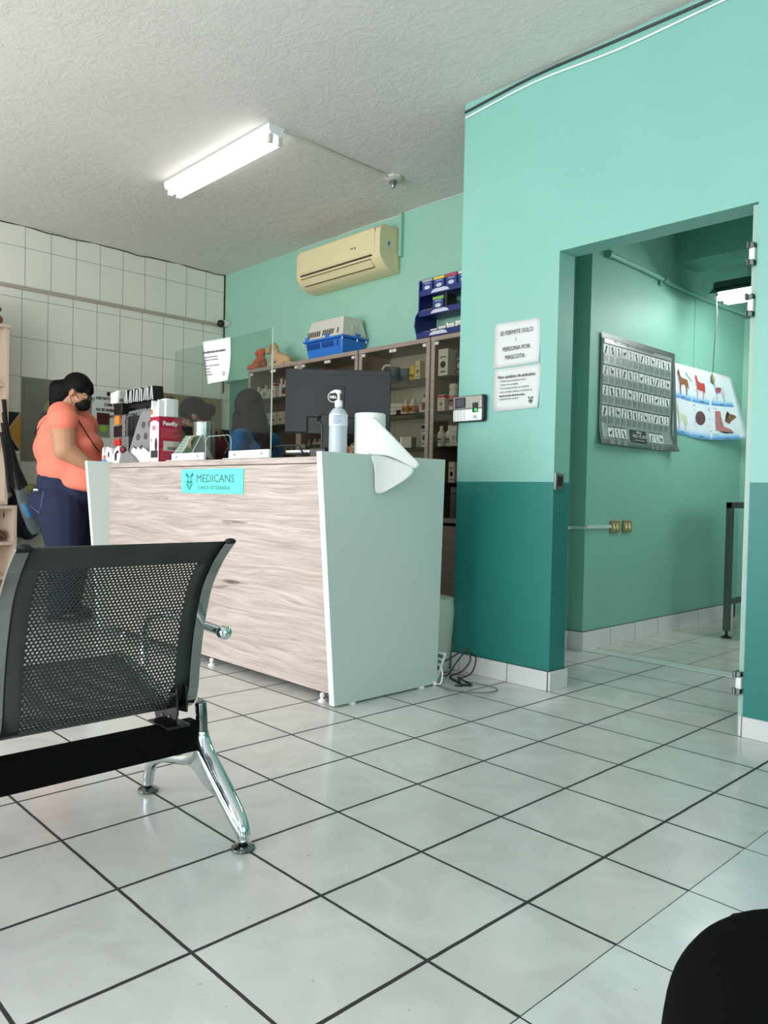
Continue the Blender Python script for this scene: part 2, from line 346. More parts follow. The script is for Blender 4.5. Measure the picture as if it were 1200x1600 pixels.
# exam room door, swung inward (edge on)
d=thing('door_1','narrow grey-green door leaf swung open at the right jamb, with chrome hinges','door'); d['kind']='structure'; del d['category']; del d['label']
dx,dy=-.318,.948
L=.86; th=.024; nx,ny=dy,-dx
p0=Vector((1.125,2.47,0)); P_=[(p0.x,p0.y),(p0.x+dx*L,p0.y+dy*L),(p0.x+dx*L+nx*th,p0.y+dy*L+ny*th),(p0.x+nx*th,p0.y+ny*th)]
b=MB(); b.prism(P_,Matrix.Translation((0,0,.02)),2.1); obj('door_leaf',b,mat('grey_green_door',(150,178,168),.35),d,bevel=.002)
b=MB(); b.box((1.15,2.40,.0),(1.1735,2.47,2.13)); obj('door_frame',b,mat('pale_jamb',(158,186,176),.4),d,bevel=.002)
for z in (1.93,1.727,.215):
    b=MB(); b.box((1.147,2.378,z-.032),(1.168,2.40,z+.032)); hg=obj('hinge',b,M_white,d,bevel=.002)
    for s in (-1,1):
        b=MB(); b.box((1.138,2.372,z+s*.034-.011),(1.168,2.42,z+s*.034+.011)); b.tube([(1.145,2.370,z+s*.034-.014),(1.145,2.370,z+s*.034+.014)],.007,10); obj('clamp',b,M_dchrome,hg,bevel=.002)
# strike plate
b=MB(); b.box((.235,2.4,.98),(.2575,2.43,1.07)); b.box((.25,2.392,.985),(.262,2.46,1.065),0); b.box((.258,2.405,1.0),(.2635,2.45,1.05),1)
single('strike_plate',b,[M_steel,M_black],'small steel door strike plate on the left jamb of the exam room doorway','strike plate',(.25,2.42,.98),bevel=.001)
# ================= CEILING LIGHT, CEILING ROSE, AC, CABLES
t=thing('fluorescent_light','twin tube fluorescent light on the white stucco ceiling above the desk','ceiling light',(-1.9,1.83,H))
x0,x1=-2.53,-1.30
b=MB(); b.prism([(-.06,0),(.06,0),(.06,-.035),(.045,-.052),(-.045,-.052),(-.06,-.035)],frame((x0,1.83,H),(0,1,0),(0,0,1)),x1-x0); obj('housing',b,M_white,t,bevel=.002)
for y in (1.80,1.865):
    b=MB(); b.tube([(x0+.05,y,H-.078),(x1-.05,y,H-.078)],.0165,14); obj('tube',b,M_tube,t)
    for x in (x0+.03,x1-.03):
        b=MB(); b.cb((x,y,H-.07),(.022,.03,.05)); b.tube([(x-.012 if x<-2 else x+.012,y,H-.078),(x,y,H-.078)],.014,10); obj('lampholder',b,M_bone,t,bevel=.003)
b=MB(); b.tube([(-1.30,1.86,H-.02),(-1.325,2.30,H-.012),(-1.33,2.74,H-.01)],.011,8,flat=.7); single('ceiling_conduit',b,M_bone,'thin white conduit running across the ceiling from the tube light to the round fitting','conduit',(-1.3,1.86,H-.03))
t=thing('ceiling_fitting','small white round fitting with a sensor tip at the end of the ceiling conduit','ceiling fitting',(-1.33,2.79,H))
b=MB(); b.lathe([(.062,0),(.06,-.012),(.035,-.025)],(-1.33,2.79,H),8); obj('base',b,M_bone,t)
b=MB(); b.lathe([(.026,0),(.026,-.02),(.014,-.034),(.012,-.045)],(-1.33,2.79,H-.024),14); obj('tip',b,M_steel,t)
# air conditioner
t=thing('air_conditioner','cream wall mounted split air conditioner high on the green back wall','air conditioner',(-2.26,3.3,2.6))
X0,X1=-2.765,-1.77
prof=[(3.3,2.935),(3.13,2.93),(3.095,2.905),(3.085,2.86),(3.085,2.715),(3.10,2.68),(3.15,2.625),(3.20,2.605),(3.3,2.60)]
fr=frame((X0,0,0),(0,1,0),(0,0,1))
b=MB(); b.prism([(p[0],p[1]) for p in prof],fr,X1-X0); obj('casing',b,M_cream,t,bevel=.006)
b=MB(); b.box((X0+.05,3.078,2.725),(X1-.05,3.09,2.905)); obj('front_grille',b,M_cream,t,bevel=.006)
b=MB(); b.box((X0+.06,3.081,2.703),(X1-.08,3.095,2.714)); obj('air_slot',b,mat('slot_shade',(60,50,40),.8),t)  # dark strip: shadow of the gap above the louver, put in as colour
b=MB(); fr2=frame((X0+.06,3.094,2.688),(1,0,0),(0,.5,-.62)); b.prism([(0,0),(X1-X0-.16,0),(X1-X0-.16,.062),(0,.062)],fr2,-.009); obj('louver',b,M_cream,t,bevel=.002)
b=MB(); b.prism([(0,.0),(X1-X0-.16,0),(X1-X0-.16,.004),(0,.004)],fr2,-.0105); b.prism([(0,.066),(X1-X0-.16,.066),(X1-X0-.16,.07),(0,.07)],fr2,-.004); obj('louver_gap',b,mat('slot_shade'),t)  # dark lines give the louver gaps their shade by colour
b=MB(); b.cb((-2.03,3.077,2.795),(.012,.003,.012)); [b.cb((-2.08+i*.012,3.077,2.797),(.006,.003,.012),1) for i in range(3)]; obj('indicator',b,[M_black,M_gink],t)
b=MB(); b.box((X1-.001,3.16,2.76),(X1+.002,3.20,2.83)); b.box((X1-.001,3.17,2.785),(X1+.003,3.19,2.81),1); obj('side_label',b,[M_bone,M_gink],t)
b=MB(); b.box((X1-.004,3.255,2.64),(X1+.003,3.285,2.74)); obj('side_cap',b,M_cream,t,bevel=.002)
b=MB(); b.box((-1.765,3.27,2.72),(-1.735,3.3,H-.002)); b.box((-1.80,3.27,2.93),(-1.765,3.3,2.965)); single('pipe_cover',b,M_green,'green painted pipe cover box on the wall right of the air conditioner','pipe cover',(-1.75,3.285,2.72),bevel=.003)
# cables under ceiling along the partition
b=MB(); pts=[(-.365,2.383,H-.045)]+[(-.365+i*.45,2.383,H-.022+.006*math.sin(i*1.7)) for i in range(1,11)]; b.tube(crv(pts,4),.006,6)
single('black_cable',b,M_black,'black cable clipped along the top edge of the green wall under the ceiling','cable',(-.3,2.383,H-.05))
b=MB(); pts=[(-.36,2.384,H-.075)]+[(-.36+i*.45,2.384,H-.05+.012*math.sin(i*2.1)-.006) for i in range(1,11)]; b.tube(crv(pts,4),.005,6)
single('white_cable',b,M_white,'white cable running just below the black cable at the top of the green wall','cable',(-.3,2.384,H-.08))
b=MB(); b.tube(crv([(-3.0+i*.2,3.297,H-.003+.004*math.sin(i*1.9)) for i in range(14)],3),.004,6,mi=0); struct('trim_9',b,M_base)
# security camera in the corner
t=thing('security_camera','small black dome security camera on a white mount in the wall corner','camera',(-4.15,3.26,2.56))
b=MB(); b.tube([(-4.11,3.30,2.562),(-4.115,3.25,2.562)],.032,14); obj('mount',b,M_bone,t,bevel=.003)
b=MB(); b.ell((-4.135,3.225,2.556),(.036,.036,.036)); obj('lens_ball',b,M_black,t)
# ================= PAPERS, TIME CLOCK
def paper(name,label,cat,pts,thick=.0012,m=M_paper,curl=0,n=8,nrm=(0,-1,0),group=None):
    tl,tr,br,bl=[Vector(p) for p in pts]; vs=[];N=Vector(nrm)
    for j in range(n+1):
        for i in range(n+1):
            u,v=i/n,j/n; p=(tl*(1-u)+tr*u)*(1-v)+(bl*(1-u)+br*u)*v
            p=p+N*(curl*(v**3)*(.3+.7*u)+.0015+.0012*math.sin(u*9+v*5)); vs.append(p)
    b=MB(); b.add(vs,[(j*(n+1)+i,(j+1)*(n+1)+i,(j+1)*(n+1)+i+1,j*(n+1)+i+1) for j in range(n) for i in range(n)])
    at=(tl+tr+br+bl)/4; o=single(name,b,m,label,cat,at,group=group,smooth=60)
    s=o.modifiers.new('thickness','SOLIDIFY'); s.thickness=thick; s.offset=-1; return o
Y=2.391
p=paper('paper_notice','white paper notice reading SE PERMITE SOLO 1 PERSONA POR MASCOTA on the green wall','notice',[(-.131,Y,1.838),(.149,Y,1.831),(.151,Y,1.612),(-.137,Y,1.607)],curl=.004)
for s_,x,z,h in (('SE PERMITE SOLO',.010,1.770,.031),('1',.008,1.733,.028),('PERSONA POR',.010,1.688,.031),('MASCOTA',.004,1.645,.031)): text('printed_text',s_,h,M_ink,p,FS((x,Y-.0095,z)),'CENTER',sx=.84)
p=paper('paper_notice','white paper notice headed Para cambios de articulos, taped below the other notice','notice',[(-.128,Y,1.602),(.160,Y,1.604),(.150,Y,1.388),(-.134,Y,1.382)],curl=.006)
text('printed_text','Para cambios de articulos:',.0222,M_ink,p,FS((-.100,Y-.010,1.550)),bold=.0003)
for i,s_ in enumerate(('• Deberá estar en perfecto estado','• Contar con su etiqueta','• Traer la nota de venta con el artículo','• Solo se realizan cambios o devolución en')): text('printed_text',s_,.0118,M_ink,p,FS((-.088,Y-.010,1.532-i*.0185)))
text('printed_text','efectivo el mismo día de la compra',.0112,M_ink,p,FS((-.088,Y-.010,1.457)),bold=.0004)
text('printed_text','cumpliendo estos requisitos',.0108,M_ink,p,FS((-.088,Y-.010,1.441)))
def logo(parent,fr,s,m,name='logo'):
    b=MB()
    def P(pts): b.prism([(x*s*1.75,y*s) for x,y in pts],fr,.0006)
    P([(-.32,.95),(-.12,.62),(-.10,.50),(-.36,.55),(-.42,.72)]); P([(.32,.95),(.42,.72),(.36,.55),(.10,.50),(.12,.62)])
    P([(-.16,.52),(.16,.52),(.10,.44),(-.10,.44)]); P([(-.20,.50),(-.14,.50),(-.10,.05),(-.18,.18)]); P([(.20,.50),(.18,.18),(.10,.05),(.14,.50)])
    P([(-.18,.20),(0,-.02),(.0,-.16),(-.26,-.08),(-.36,-.05)]); P([(.18,.20),(.36,-.05),(.26,-.08),(0,-.16),(0,-.02)])
    P([(-.40,-.10),(-.1,-.24),(-.07,-.45),(0,-.62),(0,-.82)]); P([(.40,-.10),(0,-.82),(0,-.62),(.07,-.45),(.1,-.24)])
    return obj(name,b,m,parent,smooth=0)
logo(p,FS((.108,Y-.0105,1.427)),.020,M_ink)
t=thing('fingerprint_clock','silver and white fingerprint time clock with keypad on the green wall edge','time clock',(-.27,Y,1.335))
b=MB(); b.box((-.372,Y-.034,1.338),(-.168,Y,1.478)); obj('body',b,M_black,t,bevel=.012,seg=3)
b=MB(); b.box((-.374,Y-.041,1.404),(-.178,Y-.03,1.474)); obj('upper_face',b,mat('brushed_silver',(168,166,160),.35,.6),t,bevel=.006)
b=MB(); b.box((-.374,Y-.041,1.342),(-.178,Y-.03,1.4035)); obj('lower_face',b,M_white,t,bevel=.006)
b=MB(); b.box((-.358,Y-.043,1.412),(-.286,Y-.04,1.466)); b.box((-.350,Y-.0435,1.419),(-.294,Y-.042,1.460),1); obj('screen',b,[M_black,mat('lcd_grey',(78,78,92),.2)],t)
b=MB(); b.box((-.236,Y-.044,1.385),(-.200,Y-.04,1.435)); b.box((-.222,Y-.045,1.389),(-.204,Y-.0435,1.404),1); obj('fingerprint_reader',b,[M_black,mat('green_sensor_glow',(40,200,90),.4,emit=.7)],t)
for r in range(4):
    for c in range(4):
        b=MB(); b.ell((-.358+c*.0215,Y-.0415,1.393-r*.0125),(.0075,.002,.0045),n=10); obj('key',b,M_bone,t)
b=MB(); b.box((-.231,Y-.0425,1.362),(-.207,Y-.041,1.366)); b.box((-.231,Y-.0425,1.354),(-.200,Y-.041,1.357)); obj('small_print',b,M_gink,t)
b=MB(); b.tube(crv([(-.366,Y-.006,1.338),(-.371,Y-.005,1.30),(-.374,Y-.003,1.25),(-.373,Y+.02,1.20)],5),.0035,6); single('clock_cable',b,M_black,'thin black cable hanging from the fingerprint time clock','cable',(-.37,Y,1.2))
# ================= RECEPTION DESK
CX0,CX1=-2.62,-.176; CZ=1.12
t=thing('reception_desk','reception desk with pale wood front and aqua tapered side panels','desk',(-1.4,1.75,0))
for xa,nm in ((CX1-.034,'r'),(CX0,'l')):
    b=MB(); b.prism([(1.387,.008),(2.052,.008),(2.078,1.122),(1.287,1.122)],frame((xa,0,0),(0,1,0),(0,0,1)),.034)
    o=obj('side_panel',b,[M_aqua],t,bevel=.0015)
    b=MB(); b.prism([(1.3855,.008),(1.3885,.008),(1.2885,1.122),(1.2855,1.122)],frame((xa,0,0),(0,1,0),(0,0,1)),.034); e=obj('edge_band',b,M_edge,o)
b=MB(); b.box((CX0+.034,1.44,.035),(CX1-.034,1.458,1.078)); obj('front_panel',b,M_oak,t)
b=MB(); b.box((CX0+.034,1.434,1.082),(CX1-.034,1.80,1.112)); obj('counter_top',b,M_oak,t,bevel=.002)
b=MB(); b.box((CX0+.034,1.458,.72),(CX1-.034,1.93,.745)); obj('work_surface',b,M_aqua,t,bevel=.002)
b=MB(); b.box((CX0+.034,1.45,.12),(CX1-.034,1.47,.72)); obj('modesty_panel',b,M_aqua,t)
for x,y in ((-1.239,1.415),(-.299,1.418),(-.190,1.50),(-.190,1.95),(-2.3,1.415),(-2.605,1.95)):
    b=MB(); b.lathe([(.019,0),(.019,.006),(.012,.011)],(x,y,0),14); b.lathe([(.007,.01),(.007,.04)],(x,y,0),8); b.lathe([(.011,.022),(.011,.036)],(x,y,0),6); obj('leveling_foot',b,M_white,t)
t=thing('name_sign','turquoise sign reading MEDICANS CLINICA VETERINARIA on the front of the desk','sign',(-1.31,1.44,.995))
b=MB(); b.box((-1.628,1.434,.928),(-.995,1.44,1.062)); obj('sign_board',b,mat('turquoise_board',(104,232,214),.4),t,bevel=.001)
M_teal=mat('teal_print',(20,130,124),.5)
text('lettering','MEDICANS',.062,mat('slate_print',(66,100,108),.5),t,FS((-1.462,1.4335,.990)),sx=1.28)
text('lettering','CLINICA VETERINARIA',.030,mat('slate_print'),t,FS((-1.452,1.4335,.950)),sx=1.10)
logo(t,FS((-1.535,1.4335,.990)),.058,M_teal)
# ---- acrylic screens
Y=1.475
t=thing('acrylic_screen','clear acrylic screen with a rounded cutout, standing on white feet on the desk','screen',(-1.3,Y,CZ-.008))
z0,z1=1.113,1.765
arc=[(-1.145+.0,0)]
poly=[(-1.80,z0),(-1.44,z0),(-1.44,1.215)]+[(-1.44+.03*(1-math.cos(a)),1.215+.03*math.sin(a)) for a in (R_(30),R_(60),R_(90))]+[(-1.21+.03*math.sin(a)-.0,1.215+.03*math.cos(a)) for a in (0,R_(30),R_(60),R_(90))]+[(-1.18,z0),(-.815,z0),(-.815,z1),(-1.80,z1)]
b=MB(); fr=FS((0,Y,0)); b.prism(poly,fr,-.004); obj('panel',b,M_acr,t,smooth=0)
b=MB(); b.box((-.8155,Y-.001,z0),(-.8125,Y+.005,z1)); b.tube([(-1.44,Y+.002,z0),(-1.44,Y+.002,1.215),(-1.431,Y+.002,1.236),(-1.41,Y+.002,1.246),(-1.21,Y+.002,1.246),(-1.189,Y+.002,1.236),(-1.18,Y+.002,1.215),(-1.18,Y+.002,z0)],.0022,6)
obj('polished_edge',b,M_acre,t)
for xa,xb in ((-1.80,-1.44),(-1.18,-.815)):
    b=MB(); b.box((xa,Y-.012,z0),(xb,Y-.001,z0+.045)); b.box((xa,Y-.05,z0),(xb,Y-.001,z0+.004)); f=obj('foot_bracket',b,M_white,t,bevel=.0015)
    for x in (xa+.06,xb-.06):
        b=MB(); b.tube([(x,Y-.016,z0+.024),(x,Y-.011,z0+.024)],.0055,10); obj('screw',b,M_steel,f)
p=paper('paper_notice','white paper notice about invoices taped at a tilt to the top of the acrylic screen','notice',[(-1.475,Y-.006,1.778),(-1.19,Y-.006,1.768),(-1.178,Y-.006,1.535),(-1.405,Y-.006,1.535)],curl=.02,nrm=(0,-1,0))
ff=frame((0,0,0),(1,0,-.03),(0,0,1)); 
def FT(x,z,y=-.013,k=-.04): return frame((x,Y+y,z),(1,0,k),(-.0,0,1))
text('printed_text','Para solicitar factura será necesario:',.0205,M_ink,p,FT(-1.462,1.708),sx=.78,bold=.0004)
for i,s_ in enumerate(('Constancia actual de situación fiscal','Régimen fiscal (Uso Domicilio fiscal)','CFDI','Nombre o razón social y código postal','Régimen fiscal','Forma de pago','Correo electrónico')): text('printed_text',s_,.0115,M_ink,p,FT(-1.447+i*.004,1.682-i*.0165,-.015-.0008*i),sx=.85)
logo(p,FT(-1.225,1.575,-.024),.016,M_gink)
# ---- paper roll with hanging sheet
t=thing('paper_towel_roll','large white paper roll on the desk, its end draped over the right side panel','paper roll',(-.302,1.68,1.112))
b=MB(); b.lathe([(.073,0),(.0735,.004),(.0735,.206),(.071,.21),(.022,.2105),(.021,.20)],(-.302,1.68,1.112),36); obj('roll',b,mat('tissue_paper',(232,234,232),.85,noise=.02,nscale=30),t)
# sheet: leaves roll tangent, goes over the panel and hangs
def sheet(rows,name,lab=None):
    k=len(rows[0]); vs=[Vector(p) for r in rows for p in r]; b=MB()
    b.add(vs,[(j*k+i,j*k+i+1,(j+1)*k+i+1,(j+1)*k+i) for j in range(len(rows)-1) for i in range(k-1)])
    o=obj(name,b,mat('tissue_paper'),t,smooth=80); s=o.modifiers.new('s','SUBSURF'); s.levels=2; s.render_levels=2; s=o.modifiers.new('thickness','SOLIDIFY'); s.thickness=.0012; return o
sheet([[(-.255,1.632,1.322),(-.215,1.66,1.275),(-.165,1.70,1.215),(-.105,1.745,1.135),(-.058,1.775,1.085)],
       [(-.248,1.628,1.25),(-.205,1.652,1.225),(-.155,1.69,1.18),(-.10,1.735,1.12),(-.060,1.768,1.078)],
       [(-.245,1.622,1.18),(-.198,1.645,1.165),(-.15,1.68,1.145),(-.10,1.725,1.10),(-.062,1.76,1.070)],
       [(-.243,1.615,1.120),(-.190,1.64,1.128),(-.145,1.67,1.118),(-.098,1.715,1.087),(-.066,1.752,1.062)]],'loose_sheet')
sheet([[(-.165,1.555,1.118),(-.150,1.60,1.120),(-.135,1.65,1.112),(-.105,1.70,1.090),(-.060,1.755,1.066)],
       [(-.158,1.575,1.085),(-.150,1.61,1.075),(-.130,1.65,1.062),(-.105,1.69,1.045),(-.075,1.735,1.030)],
       [(-.155,1.583,1.035),(-.150,1.605,1.022),(-.138,1.635,1.005),(-.120,1.665,.998),(-.10,1.690,.996)],
       [(-.157,1.583,.955),(-.153,1.592,.948),(-.149,1.603,.945),(-.146,1.614,.946),(-.143,1.622,.950)]],'hanging_end')
# ---- gel bottle
t=thing('pump_bottle','tall clear gel pump bottle with white pump, on the desk left of the paper roll','bottle',(-.375,1.545,1.112))
c=(-.375,1.545,1.112)
b=MB(); b.lathe([(.036,0),(.043,.004),(.043,.185),(.041,.205),(.030,.222),(.016,.232),(.016,.240)],c,28); obj('bottle_body',b,mat('frosted_bottle',(196,208,216),.25,alpha=.8),t)
b=MB(); b.lathe([(.040,.004),(.040,.13)],c,24); obj('gel',b,mat('bluish_gel',(186,204,220),.2,alpha=.75),t)
b=MB(); b.lathe([(.0438,.145),(.0438,.20)],c,28); o=obj('label',b,mat('frosted_label',(214,222,228),.6),t)
fr=frame((c[0]+.0318,c[1]-.0318,c[2]),(.707,.707,0),(0,0,1))
b=MB()
for i in range(6): b.prism([(-.022,.192-i*.007),(.022-.006*(i%3),.192-i*.007),(.022-.006*(i%3),.1895-i*.007),(-.022,.1895-i*.007)],fr,.0012)
obj('small_print',b,mat('blue_grey_ink',(120,136,170),.6),o)
b=MB(); b.lathe([(.0185,.236),(.0185,.262),(.009,.268),(.006,.270),(.006,.300)],c,18); b.tube([(c[0],c[1],c[2]+.305),(c[0]-.012,c[1]-.010,c[2]+.309),(c[0]-.03,c[1]-.024,c[2]+.302)],[.009,.008,.0045],10); b.lathe([(.012,.298),(.014,.302),(.010,.313)],c,14); obj('pump',b,M_white,t)
# ---- monitor (seen from behind)
D=4.02; ctr=CAM+ (fw+rt*((528-600)/1212.7)+up*((800-630)/1212.7))*D
mx=Vector((.700,.714,0)).normalized(); mz=Vector((0,0,1)); mo=Vector((ctr.x,ctr.y,0))
ZT,ZB=1.582,1.250
t=thing('monitor','black computer monitor seen from behind, with round logo, standing on the desk','monitor',(ctr.x,ctr.y,.745))
def MF(x,z,y=0): # x right along mx, y toward viewer
    n=Vector((mx.y,-mx.x,0)); p=mo+mx*x+n*y; return Vector((p.x,p.y,z))
fr=frame(MF(0,0),mx,mz)
W=.272
b=MB(); b.prism([(-W,ZB+.005),(-.155,ZB+.005),(-.155,ZB+.085),(.15,ZB+.085),(.15,ZB),(W,ZB),(W,ZT),(-W,ZT)],fr,.012); obj('back_shell',b,mat('matte_dark_grey',(24,25,29),.5),t,bevel=.004)
b=MB(); b.prism([(-W,ZB),(W,ZB),(W,ZT),(-W,ZT)],fr,-.018); obj('screen_frame',b,M_black,t,bevel=.003)
b=MB(); b.prism([(-.235,ZT-.022),(.235,ZT-.022),(.235,ZT-.027),(-.235,ZT-.027)],frame(MF(0,0,.0125),mx,mz),.0015); obj('vent_slot',b,M_black,t)
b=MB(); b.prism([(-.082,ZT-.235),(.035,ZT-.235),(.035,ZT-.085),(-.082,ZT-.085)],frame(MF(0,0,.011),mx,mz),.006); obj('mount_cover',b,mat('matte_dark_grey2',(19,20,23),.5),t,bevel=.002)
b=MB(); fl=frame(MF(-.024,ZT-.142,.0185),mx,mz)
n=40
vs=[(math.cos(2*math.pi*i/n)*r_,math.sin(2*math.pi*i/n)*r_,0) for r_ in (.028,.0245) for i in range(n)]
b.add([fl@Vector(v) for v in vs],[(i,(i+1)%n,n+(i+1)%n,n+i) for i in range(n)]); lg=obj('round_logo',b,M_white,t,smooth=0); 
text('lettering','DELL',.0165,M_white,lg,frame(MF(-.024,ZT-.148,.0188),mx,mz),'CENTER',bold=.0009)
b=MB(); b.prism([(-.082,.765),(.028,.765),(.028,ZT-.235),(-.082,ZT-.235)],frame(MF(0,0,.02),mx,mz),.022); obj('stand_column',b,M_black,t,bevel=.004)
b=MB(); b.prism([(-.15,-.12),(.12,-.12),(.12,.10),(-.15,.10)],frame(MF(0,.747),mx,Vector((mx.y,-mx.x,0))),-.012) ; obj('stand_base',b,M_black,t,bevel=.004)
b=MB(); b.tube(crv([MF(-.09,ZT-.24,.02),MF(-.10,ZT-.27,.035),MF(-.075,ZT-.31,.045),MF(-.085,ZT-.5,.03)],5),.004,6); obj('cable',b,M_black,t)
b=MB(); b.tube([MF(-.225,ZB+.045,.0115),MF(-.225,ZB+.045,.0135)],.0035,10); obj('lock_slot',b,M_black,t)
# ---- papers and black letter tray behind the screen
b=MB(); b.prism([(-.80,1.56),(-.60,1.60),(-.63,1.72),(-.82,1.70)],Matrix.Translation((0,0,1.145)),.012); single('paper_stack',b,M_paper,'white sheets stacked in the black tray beside the monitor','papers',(-.7,1.64,1.145))
t=thing('letter_tray','black wire letter tray with white sheets on the desk, between the screen and the bottle','tray',(-.7,1.62,1.112))
for z in (1.113,1.137):
    b=MB(); b.tube(crv([(-.83,1.55,z),(-.845,1.53,z+.03 if z>1.12 else z),(-.82,1.525,z+.04 if z>1.12 else z),(-.70,1.545,z+.04 if z>1.12 else z),(-.675,1.55,z+.03 if z>1.12 else z),(-.668,1.57,z)],5),.005,6); obj('wire_rim',b,M_black,t)
b=MB(); b.prism([(-.84,1.55),(-.60,1.60),(-.63,1.74),(-.85,1.72)],Matrix.Translation((0,0,1.138)),.004); obj('shelf',b,M_black,t)
for x,y in ((-.83,1.56),(-.61,1.61),(-.64,1.73),(-.84,1.71)):
    b=MB(); b.tube([(x,y,1.112),(x,y,1.14)],.004,6); obj('leg',b,M_black,t)
b=MB(); b.prism([(-.56,1.52),(-.46,1.54),(-.50,1.66),(-.58,1.64)],Matrix.Translation((0,0,1.112)),.05); single('card_reader',b,M_black,'small black card reader on the desk just left of the gel bottle','card reader',(-.52,1.59,1.112),bevel=.008)
# ---- tall product box
t=thing('product_box','tall red and white pet fountain box standing on the left part of the desk','box',(-1.985,1.60,1.112))
Mred=mat('crimson_card',(168,34,62),.45); Mw=M_white
b=MB(); P=[(-2.03,1.50),(-2.03,1.655),(-2.15,1.655),(-2.15,1.50)]
b.prism(P,Matrix.Translation((0,0,1.112)),.285); obj('carton',b,Mred,t)
X=Vector((P[1][0]-P[0][0],P[1][1]-P[0][1],0)); Wd=X.length; X.normalize()
fr=frame((P[0][0],P[0][1],1.112),X,(0,0,1))
text('brand_lettering','Pawffly',.036,Mw,t,frame(fr@Vector((.025,.232,.001)),X,(0,0,1)),bold=.0012)
b=MB()
for i in range(16):
    if 4<i<10: continue
    z=.21-i*.0125; b.prism([(.012,z),(.142-(i%3)*.02,z),(.142-(i%3)*.02,z-.003),(.012,z-.003)],fr,.0008)
obj('small_print',b,mat('pink_print',(214,120,134),.6),t)
b=MB(); b.prism([(.03,.075),(.145,.075),(.145,.135),(.03,.135)],fr,.001); o=obj('data_label',b,M_bone,t)
b=MB(); [b.prism([(.06+i*.009,.08),(.065+i*.009,.08),(.065+i*.009,.10),(.06+i*.009,.10)],fr,.0016) for i in range(9)]; obj('barcode',b,M_ink,o)
X2=Vector((P[0][0]-P[3][0],P[0][1]-P[3][1],0)); W2=X2.length; X2.normalize(); fr=frame((P[3][0],P[3][1],1.112),X2,(0,0,1))
b=MB(); b.prism([(.004,.0),(W2-.002,0),(W2-.002,.245),(W2*.7,.26),(W2*.35,.262),(.004,.25)],fr,.0008); fw_=obj('white_face',b,Mw,t)
b=MB(); b.prism([(.02,.03),(W2-.01,.03),(W2-.01,.075),(.02,.075)],fr,.0016); b.ell((fr@Vector((.085,.11,.001))),(.018,.001,.045)); obj('printed_picture',b,mat('dark_print',(50,44,56),.5),fw_)
b=MB(); b.ell((fr@Vector((.055,.215,.001))),(.026,.001,.016)); b.ell((fr@Vector((.025,.14,.001))),(.010,.001,.012)); obj('printed_emblem',b,mat('pink_violet_print',(206,128,170),.5),fw_)
zt=1.112+.286
t=thing('tape_dispenser','white device with curved pocket standing on top of the tall red box','box',(-2.03,1.58,zt))
b=MB(); b.prism([(-2.11,1.545),(-2.035,1.545),(-2.035,1.635),(-2.11,1.635)],Matrix.Translation((0,0,zt)),.115); obj('body',b,M_white,t,bevel=.006)
b=MB(); b.ell((-2.07,1.59,zt+.12),(.025,.03,.014)); obj('knob',b,M_black,t)
t=thing('card_holder','small white card holder with an M shaped front on top of the tall red box','holder',(-2.13,1.57,zt))
fr=frame((-2.15,1.505,zt),(1,.0,0),(0,0,1))
b=MB(); b.prism([(0,0),(.105,0),(.105,.10),(.09,.105),(.075,.07),(.055,.045),(.035,.05),(.015,.10),(.006,.105)],fr,-.05); obj('pocket',b,M_white,t)
b=MB(); b.ell(fr@Vector((.018,.03,.001)),(.011,.006,.018)); obj('printed_figure',b,mat('orange_print',(220,110,60),.5),t)
# ---- silver canister + desk calendar
b=MB(); b.lathe([(.064,0),(.066,.004),(.066,.235),(.063,.238)],(-1.70,1.62,1.112),32); single('metal_canister',b,mat('satin_aluminium',(190,192,188),.22,.9),'round satin silver canister on the desk behind the tent calendar','canister',(-1.70,1.62,1.112))
t=thing('desk_calendar','white tent shaped desk calendar with an animal picture, in front of the silver canister','calendar',(-1.72,1.53,1.112))
b=MB(); A=[(-1.825,1.49),(-1.60,1.49)]
zc=1.112
b.add([(-1.835,1.487,zc+.04),(-1.61,1.487,zc+.04),(-1.60,1.545,zc+.155),(-1.785,1.545,zc+.155)],[(0,1,2,3)]); b.add([(-1.57,1.60,zc+.02),(-1.79,1.60,zc+.02),(-1.785,1.545,zc+.155),(-1.60,1.545,zc+.155)],[(0,1,2,3)])
o=obj('pages',b,M_paper,t,smooth=0); s=o.modifiers.new('th','SOLIDIFY'); s.thickness=.003
b=MB(); b.add([(-1.60,1.548,zc+.15),(-1.612,1.492,zc+.04),(-1.565,1.598,zc+.02)],[(0,1,2)]); obj('base_card',b,mat('grey_card',(130,130,130),.6),t,smooth=0)
b=MB(); b.add([(-1.715,1.484,zc+.048),(-1.622,1.484,zc+.048),(-1.611,1.540,zc+.15),(-1.68,1.540,zc+.15)],[(0,1,2,3)]); pc=obj('printed_picture',b,mat('grass_photo',(92,104,74),.6,noise=.5,nscale=60),t,smooth=0)
b=MB(); b.ell((-1.66,1.503,zc+.10),(.016,.004,.032)); b.ell((-1.655,1.515,zc+.135),(.012,.004,.012)); obj('printed_dog',b,mat('tan_print',(176,140,110),.6),pc)
b=MB(); [b.add([(-1.822+i*.004,1.4865+i*.0085,zc+.055+i*.017),(-1.735,1.4865+i*.0085,zc+.055+i*.017),(-1.735,1.488+i*.0085,zc+.058+i*.017),(-1.822+i*.004,1.488+i*.0085,zc+.058+i*.017)],[(0,1,2,3)]) for i in range(6)]; obj('printed_lines',b,M_gink,t,smooth=0)
